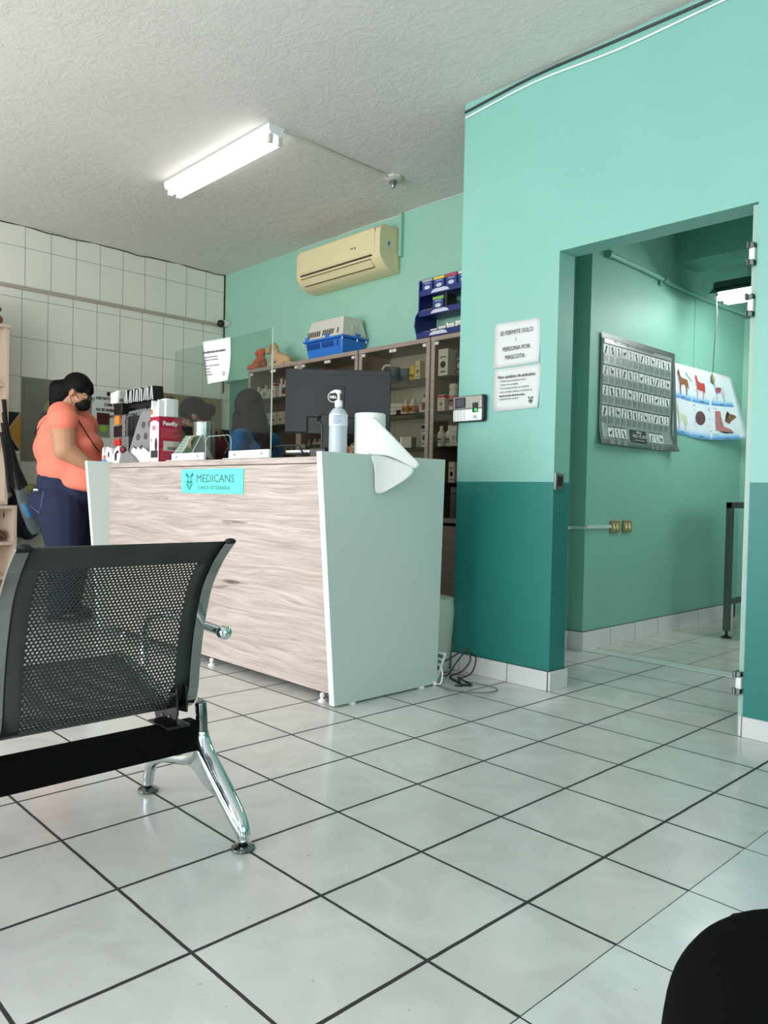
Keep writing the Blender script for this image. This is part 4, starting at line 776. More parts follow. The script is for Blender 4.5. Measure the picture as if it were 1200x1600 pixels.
# ================= WAITING BENCH
BY0,BY1=-.205,.288
prof=[(.668,.812),(.656,.803),(.628,.778),(.60,.748),(.555,.684),(.525,.60),(.508,.53),(.497,.455),(.489,.39),(.470,.350),(.43,.330),(.37,.332),(.30,.348),(.20,.375),(.10,.40),(.03,.412),(-.01,.405),(-.035,.385)]
PR=crv([(a,0,c) for a,c in prof],6)
Ls=[0]
for i in range(1,len(PR)): Ls.append(Ls[-1]+(PR[i]-PR[i-1]).length)
def pat(s):
    s=max(0,min(Ls[-1],s))
    for i in range(1,len(Ls)):
        if Ls[i]>=s:
            t_=(s-Ls[i-1])/(Ls[i]-Ls[i-1]); return PR[i-1].lerp(PR[i],t_)
    return PR[-1]
def sheetmesh(ya,yb):
    b=MB(); L=Ls[-1]; p=.0104; rh=p*.866; hr=.0031
    def pt(y,s): q=pat(s); return (q.x,y,q.z)
    m_=.040; ncol=int((yb-ya-2*m_)/p); y0_=(ya+yb)/2-ncol*p/2; y1_=y0_+ncol*p
    s0,s1=.085,L-.075; nr=int((s1-s0)/rh); s1=s0+nr*rh
    def strip(a,b_,sa,sb,n):
        for i in range(n):
            u,v=sa+(sb-sa)*i/n,sa+(sb-sa)*(i+1)/n
            b.add([pt(a,u),pt(b_,u),pt(b_,v),pt(a,v)],[(0,3,2,1)])
    strip(ya,yb,0,s0,10); strip(ya,yb,s1,L,12); strip(ya,y0_,s0,s1,nr); strip(y1_,yb,s0,s1,nr)
    for r in range(nr):
        sa=s0+r*rh; sb=sa+rh; odd=r%2
        xs=[y0_+i*p+(p/2 if odd else 0) for i in range(ncol-odd)]
        if odd: b.add([pt(y0_,sa),pt(y0_+p/2,sa),pt(y0_+p/2,sb),pt(y0_,sb)],[(0,3,2,1)]); b.add([pt(y1_-p/2,sa),pt(y1_,sa),pt(y1_,sb),pt(y1_-p/2,sb)],[(0,3,2,1)])
        for x in xs:
            cx,cs=x+p/2,(sa+sb)/2
            o=[pt(x,sa),pt(x+p,sa),pt(x+p,sb),pt(x,sb)]
            h_=[pt(cx+hr*math.cos(R_(a)),cs+hr*math.sin(R_(a))) for a in (247.5,292.5,337.5,22.5,67.5,112.5,157.5,202.5)]
            b.add(o+h_,[(0,4,5,1)[::-1],(1,6,7,2)[::-1],(2,8,9,3)[::-1],(3,10,11,0)[::-1],(0,11,4)[::-1],(1,5,6)[::-1],(2,7,8)[::-1],(3,9,10)[::-1]])
    return b
t=thing('waiting_bench','dark perforated metal waiting bench with chrome trims and black beam, seen from behind','bench',(.45,0,0))
def seatunit(off,full=True):
    b=sheetmesh(BY0,BY1); b.v=[v+Vector((0,off,0)) for v in b.v]
    o=obj('perforated_seat_shell',b,M_bench,t,smooth=60,weld=True); s=o.modifiers.new('th','SOLIDIFY'); s.thickness=.0014
    for y in (BY1+.012,BY0-.012):   # curved flat chrome side rails
        b=MB(); n=len(PR); w_=.015
        vs=[];fs=[]
        for i,q in enumerate(PR):
            tn=(PR[min(i+1,n-1)]-PR[max(i-1,0)]).normalized(); nn=Vector((-tn.z,0,tn.x))*-1
            if nn.x<0 and i<40: nn=-nn
            c_=Vector((q.x,y+off,q.z))
            nrm=Vector((tn.z,0,-tn.x))
            ring=[c_+Vector((0,w_*a,0))-nrm*e_ for a,e_ in ((-1,-.003),(-.6,-.008),(.6,-.008),(1,-.003),(1,.006),(-1,.006))]
            vs+=ring
        for i in range(n-1):
            for j in range(6): fs.append((i*6+j,i*6+(j+1)%6,(i+1)*6+(j+1)%6,(i+1)*6+j))
        fs+=[tuple(range(6))[::-1],tuple(range((n-1)*6,n*6))]
        b.add(vs,fs); r=obj('side_rail',b,M_chrome if 0 else mat('smoky_chrome',(150,154,152),.12,1),t,smooth=50)
        b=MB(); q=PR[0]; b.ell((q.x+.002,y+off,q.z),(.008,.017,.008)); obj('rail_cap',b,M_black,r)
    # arm rests
    for y in (BY1+.040,BY0-.085):
        b=MB(); yy=y+off
        b.tube(crv([(.612,yy,.560),(.56,yy,.563),(.40,yy,.570),(.27,yy,.572),(.19,yy,.555),(.150,yy,.51),(.145,yy,.45),(.17,yy-.01 if y>0 else yy+.01,.395)],6),[.0155]*4+[.0135]*60 if 0 else .0135,14)
        b.lathe([(.0125,-.02),(.0175,-.012),(.0195,0),(.018,.012),(.010,.020),(.001,.022)],fr=frame((.60,yy,.560),(0,1,0),(0,0,1)),n=18)
        obj('armrest',b,M_chrome,t)
    for y in (BY1-.045,BY0-.045):
        b=MB(); b.prism([(.512,.402),(.500,.412),(.482,.40),(.470,.362),(.43,.338),(.375,.338),(.40,.30),(.505,.30),(.520,.335)],frame((0,y+off,0),(1,0,0),(0,0,1)),.006)
        b.prism([(.512,.402),(.500,.412),(.482,.40),(.470,.362),(.455,.35),(.470,.33),(.515,.335)],frame((0,y+off+.03,0),(1,0,0),(0,0,1)),.006)
        b.box((.41,y+off-.035,.296),(.52,y+off+.035,.303)); br=obj('seat_bracket',b,mat('glossy_black_metal',(16,16,17),.15),t,bevel=.0015)
        for bx_,bz_,br_ in ((.495,.385,.007),(.44,.318,.004),(.48,.322,.004)): b=MB(); b.tube([(bx_,y+off-.0005,bz_),(bx_,y+off-.010,bz_)],br_,10); obj('bolt',b,M_steel,br)
for off in (0,-.60): seatunit(off)
b=MB(); b.box((.442,-1.15,.212),(.492,.322,.296)); obj('beam',b,mat('black_beam',(5,5,6),.75,spec=.1),t,bevel=.003)
b=MB(); b.tube([(.467,.322,.254),(.467,.326,.254)],.02,16) if 0 else b.box((.446,.320,.216),(.488,.326,.292)); obj('beam_end_cap',b,M_black,t,bevel=.003)
for yl in (.336,-1.0):
    b=MB()
    b.tube(crv([(.474,yl,.335),(.480,yl,.30),(.484,yl,.258)],4),[.0165]*9,16); b.ell((.474,yl,.336),(.0168,.0168,.014)); b.tube([(.4835,yl,.262),(.484,yl,.258)],.018,16)
    sl=obj('post_sleeve',b,mat('dark_chrome'),t)
    pr=crv([(.483,yl,.262),(.487,yl,.235),(.510,yl,.200),(.560,yl,.158),(.620,yl,.112),(.668,yl,.075),(.694,yl,.047),(.700,yl,.022)],6); n=len(pr)
    b=MB(); b.tube(pr,[.0185+.0075*math.sin(math.pi*min(1,i/(n*.9)))+(-.004 if i>n-4 else 0) for i in range(n)],18,flat=1.15)
    pl=crv([(.475,yl,.225),(.440,yl,.178),(.39,yl,.158),(.33,yl,.146),(.26,yl,.130),(.205,yl,.103),(.176,yl,.065),(.168,yl,.022)],6); n=len(pl)
    b.tube(pl,[.0175]*(n-3)+[.016]*3,18,flat=1.0)
    # web between the two legs
    web=[(.478,.245),(.515,.185),(.575,.132),(.600,.105),(.555,.105),(.505,.118),(.46,.140),(.41,.152),(.30,.142),(.36,.172),(.43,.205)]
    b.prism(web,frame((0,yl+.007,0),(1,0,0),(0,0,1)),.014); lg=obj('chrome_leg_frame',b,M_chrome,t,smooth=60)
    for x in (.700,.170):
        b=MB(); b.lathe([(.010,.012),(.010,.026)],(x,yl,0),10,1); b.lathe([(.030,0),(.032,.003),(.031,.008),(.018,.014),(.010,.016)],(x,yl,0),24); obj('foot_disc',b,[M_dchrome,M_black],lg)
# ================= BLACK BAG bottom right
t=thing('black_bag','matte black rounded bag standing close by in the bottom right corner','bag',(2.13,.14,0),R_(46))
b=MB(); n=28; vs=[]; K_=[(0,.10,.07),(.02,.150,.092),(.10,.168,.10),(.25,.168,.10),(.36,.160,.095),(.42,.138,.08),(.455,.10,.06),(.47,.055,.035),(.474,.01,.008)]
ks=crv([(a,c,d_) for a,c,d_ in K_],4)
for z,a,c in ks:
    for j in range(n):
        th=2*math.pi*j/n; cx_,sy_=math.cos(th),math.sin(th); vs.append((abs(cx_)**.75*math.copysign(a,cx_),abs(sy_)**.75*math.copysign(c,sy_),z))
k=len(ks); b.add(vs,[(i*n+j,i*n+(j+1)%n,(i+1)*n+(j+1)%n,(i+1)*n+j) for i in range(k-1) for j in range(n)]+[tuple(range(n))[::-1],tuple(range((k-1)*n,k*n))])
obj('body',b,mat('matte_black_cloth',(7,8,8),.95,bump=.15,bscale=150,spec=.08),t,world=False,smooth=80)
b=MB(); b.tube(crv([(.01,.02,.44),(.02,.03,.475),(.05,.035,.49),(.08,.03,.475),(.09,.02,.44)],5),.006,8); obj('handle',b,M_blk2,t,world=False)
for s in (-1,1): b=MB(); b.tube(crv([(s*.06,.07,.44),(s*.09,.12,.35),(s*.10,.13,.2),(s*.09,.09,.06)],5),.012,8,flat=.4); obj('shoulder_strap',b,M_blk2,t,world=False)
# ================= LEFT WALL POSTERS
XL=-4.19
b=MB(); b.box((XL,1.415,1.154),(XL+.006,1.99,1.836)); t=thing('animal_poster','dim grey poster with a faded yellowish animal on the tiled wall behind the woman','poster',(XL,1.7,1.154)); obj('sheet',b,mat('grey_green_print',(122,124,112),.5,noise=.25,nscale=3),t)
b=MB()
for c_,r_ in (((1.70,1.52),(.10,.12)),((1.66,1.60),(.07,.07)),((1.80,1.50),(.09,.13))): b.ell((XL+.007,c_[0],c_[1]),(.002,r_[0],r_[1]))
obj('printed_animal',b,mat('faded_yellow_print',(148,138,92),.6,noise=.35,nscale=14),t)
b=MB(); b.ell((XL+.009,1.62,1.48),(.002,.07,.10)); b.ell((XL+.009,1.70,1.44),(.002,.05,.05)); obj('printed_shadow',b,mat('slate_print2',(92,98,108),.6,noise=.2),t)
b=MB(); b.box((XL+.006,1.415,1.385),(XL+.0075,1.99,1.389)); b.box((XL+.006,1.58,1.735),(XL+.0075,1.78,1.739)); b.box((XL+.006,1.61,1.705),(XL+.0075,1.74,1.708)); obj('printed_lines',b,M_gink,t)
t=thing('lettered_poster','white poster with bold black Spanish lettering on the tiled wall behind the leash rack','poster',(XL,2.25,1.25))
b=MB(); b.box((XL,1.995,1.235),(XL+.004,2.53,1.80)); obj('sheet',b,mat('poster_white',(214,214,208),.5),t)
for s_,y_,z_,h in (('HAS NOTADO QUE...',2.03,1.716,.034),('COME DUERME',2.10,1.664,.034),('NO ES NORMAL, A',2.03,1.616,.034),('TRATAMIENTO',2.13,1.565,.034)): text('lettering',s_,h,M_ink,t,frame((XL+.0055,y_,z_),(0,1,0),(0,0,1)),bold=.0016,sx=.8)
b=MB(); b.ell((XL+.006,2.14,1.77),(.001,.018,.02)); b.ell((XL+.006,2.19,1.77),(.001,.02,.018)); obj('printed_emblem',b,M_ink,t)
t=thing('green_leaflet','small leaflet with dark red top and green picture pinned on the tiled wall','leaflet',(XL,2.1,1.39))
b=MB(); b.box((XL+.004,2.035,1.39),(XL+.012,2.145,1.545)); o=obj('sheet',b,mat('leaflet_grey',(120,128,110),.5,noise=.3,nscale=20),t)
b=MB(); b.box((XL+.011,2.035,1.50),(XL+.014,2.145,1.60)); obj('red_band',b,mat('dark_maroon',(70,22,26),.5),t); b=MB(); b.ell((XL+.013,2.10,1.465),(.002,.035,.03)); obj('green_picture',b,mat('lime_print',(130,170,60),.5),t)
b=MB(); b.box((XL+.004,2.535,.95),(XL+.022,3.265,1.832)); single('brown_board',b,wood_mat('brown_board',(146,120,84),(128,104,70),'x',.8,.1),'plain brown wooden board leaning on the tiled wall behind the seated staff','board',(XL,2.9,.95),bevel=.002)
# ================= LEFT SHELVES
t=thing('tall_shelf','tall pale wood shelf against the tiled wall at the left edge','shelf',(-4.0,.8,.80))
b=MB(); b.box((-4.17,1.18,.805),(-3.84,1.205,2.14)); obj('side_panel',b,M_shelfw,t,bevel=.001); b=MB(); b.box((-4.17,.42,.805),(-3.84,.445,2.14)); obj('side_panel',b,M_shelfw,t,bevel=.001)
for z in (.805,1.25,1.70): b=MB(); b.box((-4.165,.446,z),(-3.845,1.179,z+.022)); obj('shelf_board',b,M_shelfw,t,bevel=.001)
b=MB(); b.box((-4.18,.41,2.14),(-3.82,1.215,2.165)); obj('top_board',b,M_shelfw,t,bevel=.002)
t=thing('cube_shelf','low pale wood cubby shelf under the tall shelf at the left edge','shelf',(-3.95,.8,0))
for y in (.42,1.235): b=MB(); b.box((-4.17,y,0),(-3.80,y+.025,.775)); obj('side_panel',b,M_shelfw,t,bevel=.001)
for z in (.02,.24,.50,.775): b=MB(); b.box((-4.17,.446 if z<.7 else .42,z),(-3.80,1.234 if z<.7 else 1.26,z+.025)); obj('shelf_board',b,M_shelfw,t,bevel=.001)
b=MB(); b.box((-4.17,.446,.03),(-4.15,1.234,.775)); obj('back_panel',b,M_shelfw,t)
b=MB(); b.ell((-3.95,1.12,.575),(.09,.10,.05)); b.tube(crv([(-3.87,1.05,.56),(-3.84,1.12,.60),(-3.85,1.19,.56)],5),.008,8); single('toy_bundle',b,mat('brown_toy',(96,74,62),.7,noise=.4,nscale=20),'brown coiled item lying inside the low cubby shelf','item',(-3.95,1.12,.526))
t=thing('plush_monkey','brown and grey plush animal with a dangling ear on top of the tall shelf','plush toy',(-3.95,1.08,2.165))
b=MB(); b.ell((-3.95,1.06,2.235),(.08,.09,.07)); b.ell((-3.93,1.13,2.21),(.05,.055,.045)); b.ell((-3.93,1.06,2.31),(.05,.05,.04)); obj('body',b,fur('cinnamon_plush',(150,98,58)),t)
b=MB(); b.ell((-3.94,1.05,2.35),(.07,.08,.055)); b.cap((-3.92,1.11,2.36),(-3.90,1.155,2.28),.02,.012); obj('head',b,fur('charcoal_plush',(70,64,60)),t)
# harness and bags hanging from the tall shelf side
t=thing('dog_leads','bundle of black dog leads hanging down the side of the tall shelf','leads',(-3.86,1.23,1.2))
for i,(ya,yb,za,zb,xo) in enumerate(((1.165,1.30,1.60,.93,0),(1.16,1.27,1.50,.92,.02),(1.15,1.22,1.42,.93,.03),(1.17,1.33,1.40,.95,-.01),(1.14,1.19,1.35,.90,.04))):
    b=MB(); b.tube(crv([(-3.83+xo,ya,za),(-3.81+xo,ya+.02,(za*2+zb)/3),(-3.80+xo,(ya+yb)/2+.01,(za+2*zb)/3),(-3.80+xo,yb,zb)],6),.016,8,flat=.3); obj('strap',b,M_blk2,t)
b=MB(); b.tube([(-3.86,1.17,1.58),(-3.80,1.17,1.60)],.006,8); obj('hook',b,M_steel,t)
t=thing('dark_backpack','dark navy pet bag hanging behind the woman, beside the cubby shelf','bag',(-3.97,1.36,.55))
b=MB(); b.ell((-4.02,1.36,.72),(.11,.13,.18)); b.ell((-4.0,1.41,.64),(.10,.09,.12)); obj('body',b,mat('navy_nylon',(20,20,44),.5,bump=.3,bscale=20),t,smooth=80)
b=MB(); b.tube(crv([(-4.0,1.30,.88),(-4.02,1.28,.98),(-4.0,1.24,1.1),(-3.9,1.2,1.22)],5),.012,8,flat=.4); obj('strap',b,M_blk2,t)
b=MB(); b.ell((-3.925,1.455,.79),(.02,.02,.05)); obj('lime_tag',b,mat('lime_green',(170,210,60),.5),t)
t=thing('clear_bag','clear plastic bag with a blue item hanging in front of the dark pet bag','bag',(-3.82,1.33,.6))
b=MB(); b.tube(crv([(-3.80,1.27,.94),(-3.80,1.30,.86),(-3.80,1.345,.74),(-3.81,1.39,.63),(-3.81,1.41,.585)],6),[.03+.022*math.sin(math.pi*i/24) for i in range(25)],10,flat=.5); obj('plastic_sleeve',b,mat('cloudy_plastic',(120,132,136),.15,alpha=.5),t,smooth=80)
b=MB(); b.cap((-3.80,1.31,.80),(-3.80,1.345,.73),.026,.03); obj('blue_item',b,mat('cyan_item',(50,140,190),.4),t)
t=thing('small_plush','small green and maroon toy hanging at the bag strap behind the woman','toy',(-3.9,1.42,.9))
b=MB(); b.ell((-3.90,1.40,.935),(.03,.04,.035)); obj('head',b,mat('olive_felt',(120,128,70),.9),t); b=MB(); b.ell((-3.90,1.455,.92),(.03,.035,.05)); obj('body',b,mat('maroon_felt',(84,30,40),.9),t)
b=MB(); b.ell((-4.06,1.50,.72),(.05,.10,.14)); single('teal_bag',b,mat('teal_nylon',(28,72,86),.5,bump=.3,bscale=20),'teal bag hanging on the tiled wall just behind the woman','bag',(-4.06,1.5,.58))
# ================= EXAM ROOM
XW=-.193
M_silver=mat('silver_poster_foil',(150,154,154),.38,.55,noise=.12,nscale=2.5)
t=thing('breed_poster','silver dog breed poster with rows of small pictures on the exam room wall','poster',(XW,4.0,1.29))
y0_,y1_,zt,zb=3.512,4.495,1.985,1.29; W_p=y1_-y0_; H_p=zt-zb
b=MB(); n=16; vs=[]
def sp(u,v,o=0):   # u along y, v from top
    bow=.012+.010*math.sin(u*6)*v+.035*max(0,(u-.9)/.1)*max(0,(v-.8)/.2)+.02*max(0,(v-.85)/.15)
    return Vector((XW+bow+o,y0_+u*W_p+(.02*max(0,(v-.85)/.15) if u>.9 else 0),zt-v*H_p))
b.add([sp(i/n,j/n) for j in range(n+1) for i in range(n+1)],[(j*(n+1)+i,(j+1)*(n+1)+i,(j+1)*(n+1)+i+1,j*(n+1)+i+1) for j in range(n) for i in range(n)])
o=obj('sheet',b,M_silver,t,smooth=60); s=o.modifiers.new('th','SOLIDIFY'); s.thickness=.002; s.offset=-1
def mp(b,S,pts,o=.0015,mi=0):
    vs=[S(u,v,o) for u,v in pts]; b.add(vs,[tuple(range(len(vs)))],mi)
def rect(b,S,u0,v0,u1,v1,o=.0015,mi=0,k=1):
    for i in range(k):
        a=u0+(u1-u0)*i/k; c=u0+(u1-u0)*(i+1)/k; mp(b,S,[(a,v0),(a,v1),(c,v1),(c,v0)],o,mi)
b=MB()
for v0 in (0,.935,.955,.975): rect(b,sp,0,v0,1,v0+(.05 if v0==0 else .008),.0012,0,8)
rect(b,sp,.965,.05,1,.93,.0012,0); obj('dark_border',b,mat('grey_border_print',(92,94,94),.45,.4),t,smooth=0)
b=MB(); rows=[(.095,.02,12),(.285,.02,12),(.465,.02,12),(.65,.02,12)]
for r_ in [(.02,v-.008,.945,v) for v,u,k in rows]+[(.09,.832,.315,.838),(.66,.832,.84,.838)]: b=MB(); rect(b,sp,*r_,.0018,0,8); obj('row_bar',b,M_ink,t,smooth=0)
def dogpoly(k,cx,cy,s,fl=1):
    sit=[(-.3,.85),(-.05,1),(.12,.8),(.2,.5),(.38,.15),(.42,0),(-.05,0),(-.12,.4),(-.2,.62),(-.36,.70)]
    std=[(-.45,.75),(-.25,.95),(-.15,.65),(.3,.62),(.45,.8),(.38,.45),(.36,0),(.24,0),(.22,.32),(-.1,.30),(-.12,0),(-.24,0),(-.25,.45),(-.42,.6)]
    thin=[(-.15,1),(.08,.95),(.1,.6),(.22,.2),(.3,0),(-.1,0),(-.05,.4),(-.12,.7),(-.28,.8)]
    P=(sit,std,sit,thin,thin)[k%5]; return [(cx+fl*x*s*.6,cy+(.5-y)*s) for x,y in P]
cells=[(u,v) for v,_,_ in rows for u in [.022+.0775*i for i in range(12)]]+[(.09+.08*i,.842) for i in range(3)]+[(.66+.07*i,.842) for i in range(3)]
Mpw=mat('picture_white',(206,208,208),.5); Mcg=mat('caption_grey',(120,124,126),.45,.3)
for i,(u,v) in enumerate(cells):
    w_=.066 if i<51 else .06; b=MB(); rect(b,sp,u,v+.004,u+w_,v+.088,.0018)
    mp(b,sp,dogpoly(i*7%5,u+w_/2,v+.048,.07,1 if i%3 else -1)[::-1],.0026,1); rect(b,sp,u+.008,v+.10,u+w_-.008,v+.155,.0016,2)
    obj('breed_picture',b,[Mpw,M_ink,Mcg],t,smooth=0,fixn=False)
b=MB(); rect(b,sp,.365,.835,.61,.955,.002,0,3); pl_=obj('black_panel',b,M_black,t,smooth=0)
def fe(u,v,o): p=sp(u,v,o); return frame(p,(0,1,0),(0,0,1))
text('lettering','PURINA',.020,M_bone,pl_,fe(.49,.866,.006),'CENTER',bold=.0005); text('lettering','PRO PLAN',.034,M_bone,pl_,fe(.49,.91,.006),'CENTER',sx=1.15); text('lettering','ALIMENTO PARA MASCOTAS',.0105,M_bone,pl_,fe(.49,.938,.008),'CENTER',sx=1.1)
text('lettering','POR LO QUE TU PERRO ES: CADA DIA NACE UN NUEVO',.022,M_ink,t,fe(.14,.068,.004),sx=.95)
# anatomy poster
t=thing('anatomy_poster','white dog anatomy poster with six panels, its lower right corner curling off the wall','poster',(XW,5.0,1.43))
ya_,Wp=4.507,1.0
def ap(u,v,o=0):
    ztop=1.926+.012*u; zbot=1.437+.02*u-.035*math.sin(u*3.1)
    wdt=Wp*(.985+.21*v*max(0,u-.3))*(1 if u<.9 else 1)
    curl=.006+.10*(max(0,u-.35)/.65)**1.6*v
    return Vector((XW+curl+.003*math.sin(u*20)*v+o,ya_+u*wdt-curl*.25,ztop*(1-v)+zbot*v))
b=MB(); n=18
b.add([ap(i/n,j/n) for j in range(n+1) for i in range(n+1)],[(j*(n+1)+i,(j+1)*(n+1)+i,(j+1)*(n+1)+i+1,j*(n+1)+i+1) for j in range(n) for i in range(n)])
o=obj('sheet',b,mat('glossy_poster_paper',(222,228,236),.22),t,smooth=60); s=o.modifiers.new('th','SOLIDIFY'); s.thickness=.0015; s.offset=-1
pan=[(.015,.0),(.30,.0),(.60,.0),(.015,.505),(.30,.505),(.60,.505)]
MB3=[mat('faint_blue_print',(186,208,230),.3),mat('light_blue_print',(140,184,226),.3),mat('mid_blue_print',(86,150,214),.3)]
for u,v in pan:
    w_=.27 if u<.5 else .31; b=MB()
    for mi,a_ in enumerate((.40,.43,.46)): rect(b,ap,u,v+a_,u+w_,v+a_+.031,.0015,mi,3)
    obj('blue_panel_base',b,MB3,t,smooth=0,fixn=False)
D_=[(-.42,.80),(-.36,.88),(-.33,.98),(-.27,.86),(-.23,.74),(-.15,.66),(.05,.63),(.20,.64),(.28,.56),(.33,.40),(.38,.28),(.34,.27),(.29,.38),(.25,.28),(.27,.20),(.25,.0),(.20,.0),(.21,.18),(.16,.34),(.06,.43),(-.06,.38),(-.13,.37),(-.14,.2),(-.14,.0),(-.19,0),(-.20,.2),(-.22,.36),(-.26,.5),(-.30,.66),(-.37,.74)]
def dog(name,u,v,su,sv,m_,o=.003,body=None):
    b=MB(); mp(b,ap,[(u+x*su,v-y*sv) for x,y in D_],o); 
    return obj(name,b,m_,t,smooth=0)
dog('brown_dog_print',.145,.43,.26,.37,mat('brown_print',(140,84,50),.4)); dog('muscle_dog_print',.42,.43,.25,.36,mat('muscle_pink_print',(214,150,150),.4))
b=MB(); mp(b,ap,[(.33,.12),(.35,.10),(.38,.18),(.43,.20),(.48,.19),(.50,.24),(.49,.33),(.46,.30),(.42,.31),(.38,.29),(.36,.22)],.0045); obj('red_muscle_print',b,mat('muscle_red_print',(190,56,54),.4),t,smooth=0)
dog('faint_dog_print',.73,.44,.26,.36,mat('faint_dog',(196,196,204),.4))
b=MB(); mp(b,ap,[(.66,.24),(.70,.21),(.76,.21),(.75,.26),(.71,.30),(.67,.30)],.0045); obj('organ_print',b,mat('organ_print',(160,84,100),.4),t,smooth=0)
dog('skeleton_dog_print',.145,.94,.26,.37,mat('bone_print',(206,204,176),.4))
b=MB(); cc=[(.43+.075*math.cos(a),.70+.10*math.sin(a)) for a in [2*math.pi*i/20 for i in range(20)]]; mp(b,ap,cc[::-1],.003); obj('round_organ_print',b,mat('dark_violet_print',(92,50,66),.4,noise=.6,nscale=40),t,smooth=0)
b=MB(); mp(b,ap,[(.64,.57),(.64,.84),(.70,.88),(.76,.88),(.86,.90),(.82,.84),(.74,.80),(.72,.70),(.71,.57)],.003); obj('leg_print',b,mat('leg_muscle_print',(176,110,110),.4,noise=.5,nscale=40),t,smooth=0)
b=MB(); mp(b,ap,[(.76,.72),(.79,.60),(.81,.56),(.84,.60),(.90,.62),(.92,.65),(.88,.69),(.84,.72),(.82,.76)],.003); obj('head_print',b,mat('head_print',(128,84,60),.4,noise=.6,nscale=30),t,smooth=0)
b=MB(); mp(b,ap,[(.66,.865),(.84,.895),(.84,.905),(.74,.90)],.0045); mp(b,ap,[(.785,.61),(.81,.565),(.83,.60),(.80,.66),(.77,.71)],.0045)
for i in range(5): mp(b,ap,[(.17+i*.022,.09+i*.02),(.18+i*.022,.14+i*.02),(.188+i*.022,.12+i*.02)],.0035)
obj('dark_detail_print',b,M_ink,t,smooth=0)
b=MB()
for i in range(34):
    u=random.choice((.31,.53,.62,.9,.32,.55))+random.random()*.02; v=random.uniform(.08,.92)
    if .38<v<.52: continue
    rect(b,ap,u,v,u+.035,v+.005,.0035)
for u,v in ((.12,.455),(.42,.455),(.71,.46),(.12,.955),(.42,.96),(.73,.97)): rect(b,ap,u,v,u+.06,v+.012,.005)
obj('caption_lines',b,M_gink,t,smooth=0)
# conduit, outlets, wire moulding
b=MB(); b.tube(crv([(XW+.02,3.56,2.475),(XW+.018,3.9,2.474),(XW+.016,4.30,2.468)],3),.017,10); b.tube([(XW+.02,4.28,2.468),(XW+.02,4.33,2.468)],.022,10); b.tube(crv([(XW+.018,4.30,2.458),(XW+.018,5.0,2.455),(XW+.018,5.72,2.47)],3),.015,10); b.box((XW,4.24,2.42),(XW+.02,4.27,2.45)); b.tube([(XW+.02,3.55,2.475),(XW+.02,3.58,2.475)],.026,12)
single('wall_conduit',b,M_dgreen,'green painted conduit running along the exam room wall above the posters','conduit',(XW,4.6,2.45))
b=MB(); b.box((XW,3.401,.758),(XW+.014,3.69,.778)); b.box((-.283,3.387,.752),(XW+.004,3.401,.772)); b.box((-.295,2.9,.75),(-.281,3.387,.770)); single('wire_moulding',b,mat('moulding_white',(186,204,196),.5),'thin white wire moulding leading to the outlets on the exam room wall','wire moulding',(XW,3.4,.76))
for k,(ya,yb) in enumerate(((3.69,3.80),(3.845,3.955))):
    t=thing('wall_outlet',('left','right')[k]+' one of two brass coloured double outlets on the exam room wall','outlet',(XW,(ya+yb)/2,.725),0,'wall outlets of the exam room')
    b=MB(); b.box((XW,ya,.728),(XW+.014,yb,.806)); obj('faceplate',b,mat('brass_plate',(150,130,90),.4,.3),t,bevel=.003)
    for y in (ya+.034,yb-.034): b=MB(); b.ell((XW+.014,y,.767),(.005,.016,.021),n=14); b.box((XW+.017,y-.006,.77),(XW+.0195,y-.003,.78),1); b.box((XW+.017,y+.003,.77),(XW+.0195,y+.006,.78),1); obj('socket',b,[mat('ivory_socket',(226,210,150),.4),M_ink],t)
b=MB(); b.tube(crv([(-.19,4.49,3.0),(-.17,4.49,2.88),(-.18,4.49,2.80)],4),.006,6); b.tube(crv([(-.10,4.49,3.0),(.0,4.48,2.90),(.16,4.48,2.87),(.3,4.49,3.0)],6),.004,6)
single('loose_ceiling_wire',b,M_dgreen,'loose wire looping down from the exam room ceiling beside the beam','wire',(0,4.49,2.9))
b=MB(); b.tube([(XW+.004,4.815,1.93),(XW+.004,4.815,2.45)],.004,6); single('wall_wire',b,M_dgreen,'thin painted wire running down the exam room wall to the anatomy poster','wire',(XW,4.815,2.0))
b=MB(); b.box((-.14,5.74,1.95),(-.08,5.76,2.07)); b.box((-.13,5.73,1.0),(-.12,5.76,1.2)); single('far_switch_box',b,M_green,'small green painted switch box on the far exam room corner','switch box',(-.1,5.75,1.9),bevel=.003)
# hanging exam lamp
LY=4.62
t=thing('exam_room_lamp','bright twin tube lamp hanging from the exam room ceiling, with a pull cord','ceiling light',(.62,LY,2.40))
b=MB(); b.prism([(-.07,0),(-.14,-.05),(.14,-.05),(.07,0),(.06,.045),(-.06,.045)],frame((.055,LY,2.415),(0,1,0),(0,0,1)),1.2); obj('reflector',b,M_dchrome,t)
for y in (LY-.07,LY+.07): b=MB(); b.tube([(.10,y,2.345),(1.2,y,2.345)],.021,14); obj('tube',b,M_tube2,t); b=MB(); b.tube([(.075,y,2.345),(.105,y,2.345)],.017,12); obj('lampholder',b,M_bone,t)
for x in (.28,1.0): b=MB(); b.tube([(x,LY,2.46),(x+.03,LY,3.01)],.004,6); obj('hanger_wire',b,M_bone,t)
b=MB(); b.tube(crv([(.075,LY-.06,2.35),(.082,LY-.06,2.2),(.072,LY-.06,2.0),(.068,LY-.06,1.84)],5),.0045,6); pc=obj('pull_cord',b,mat('cord_grey',(120,130,126),.5),t)
b=MB(); b.ell((.068,LY-.06,1.795),(.018,.016,.04)); obj('cord_switch',b,mat('cream_plastic2',(196,186,150),.5),pc)
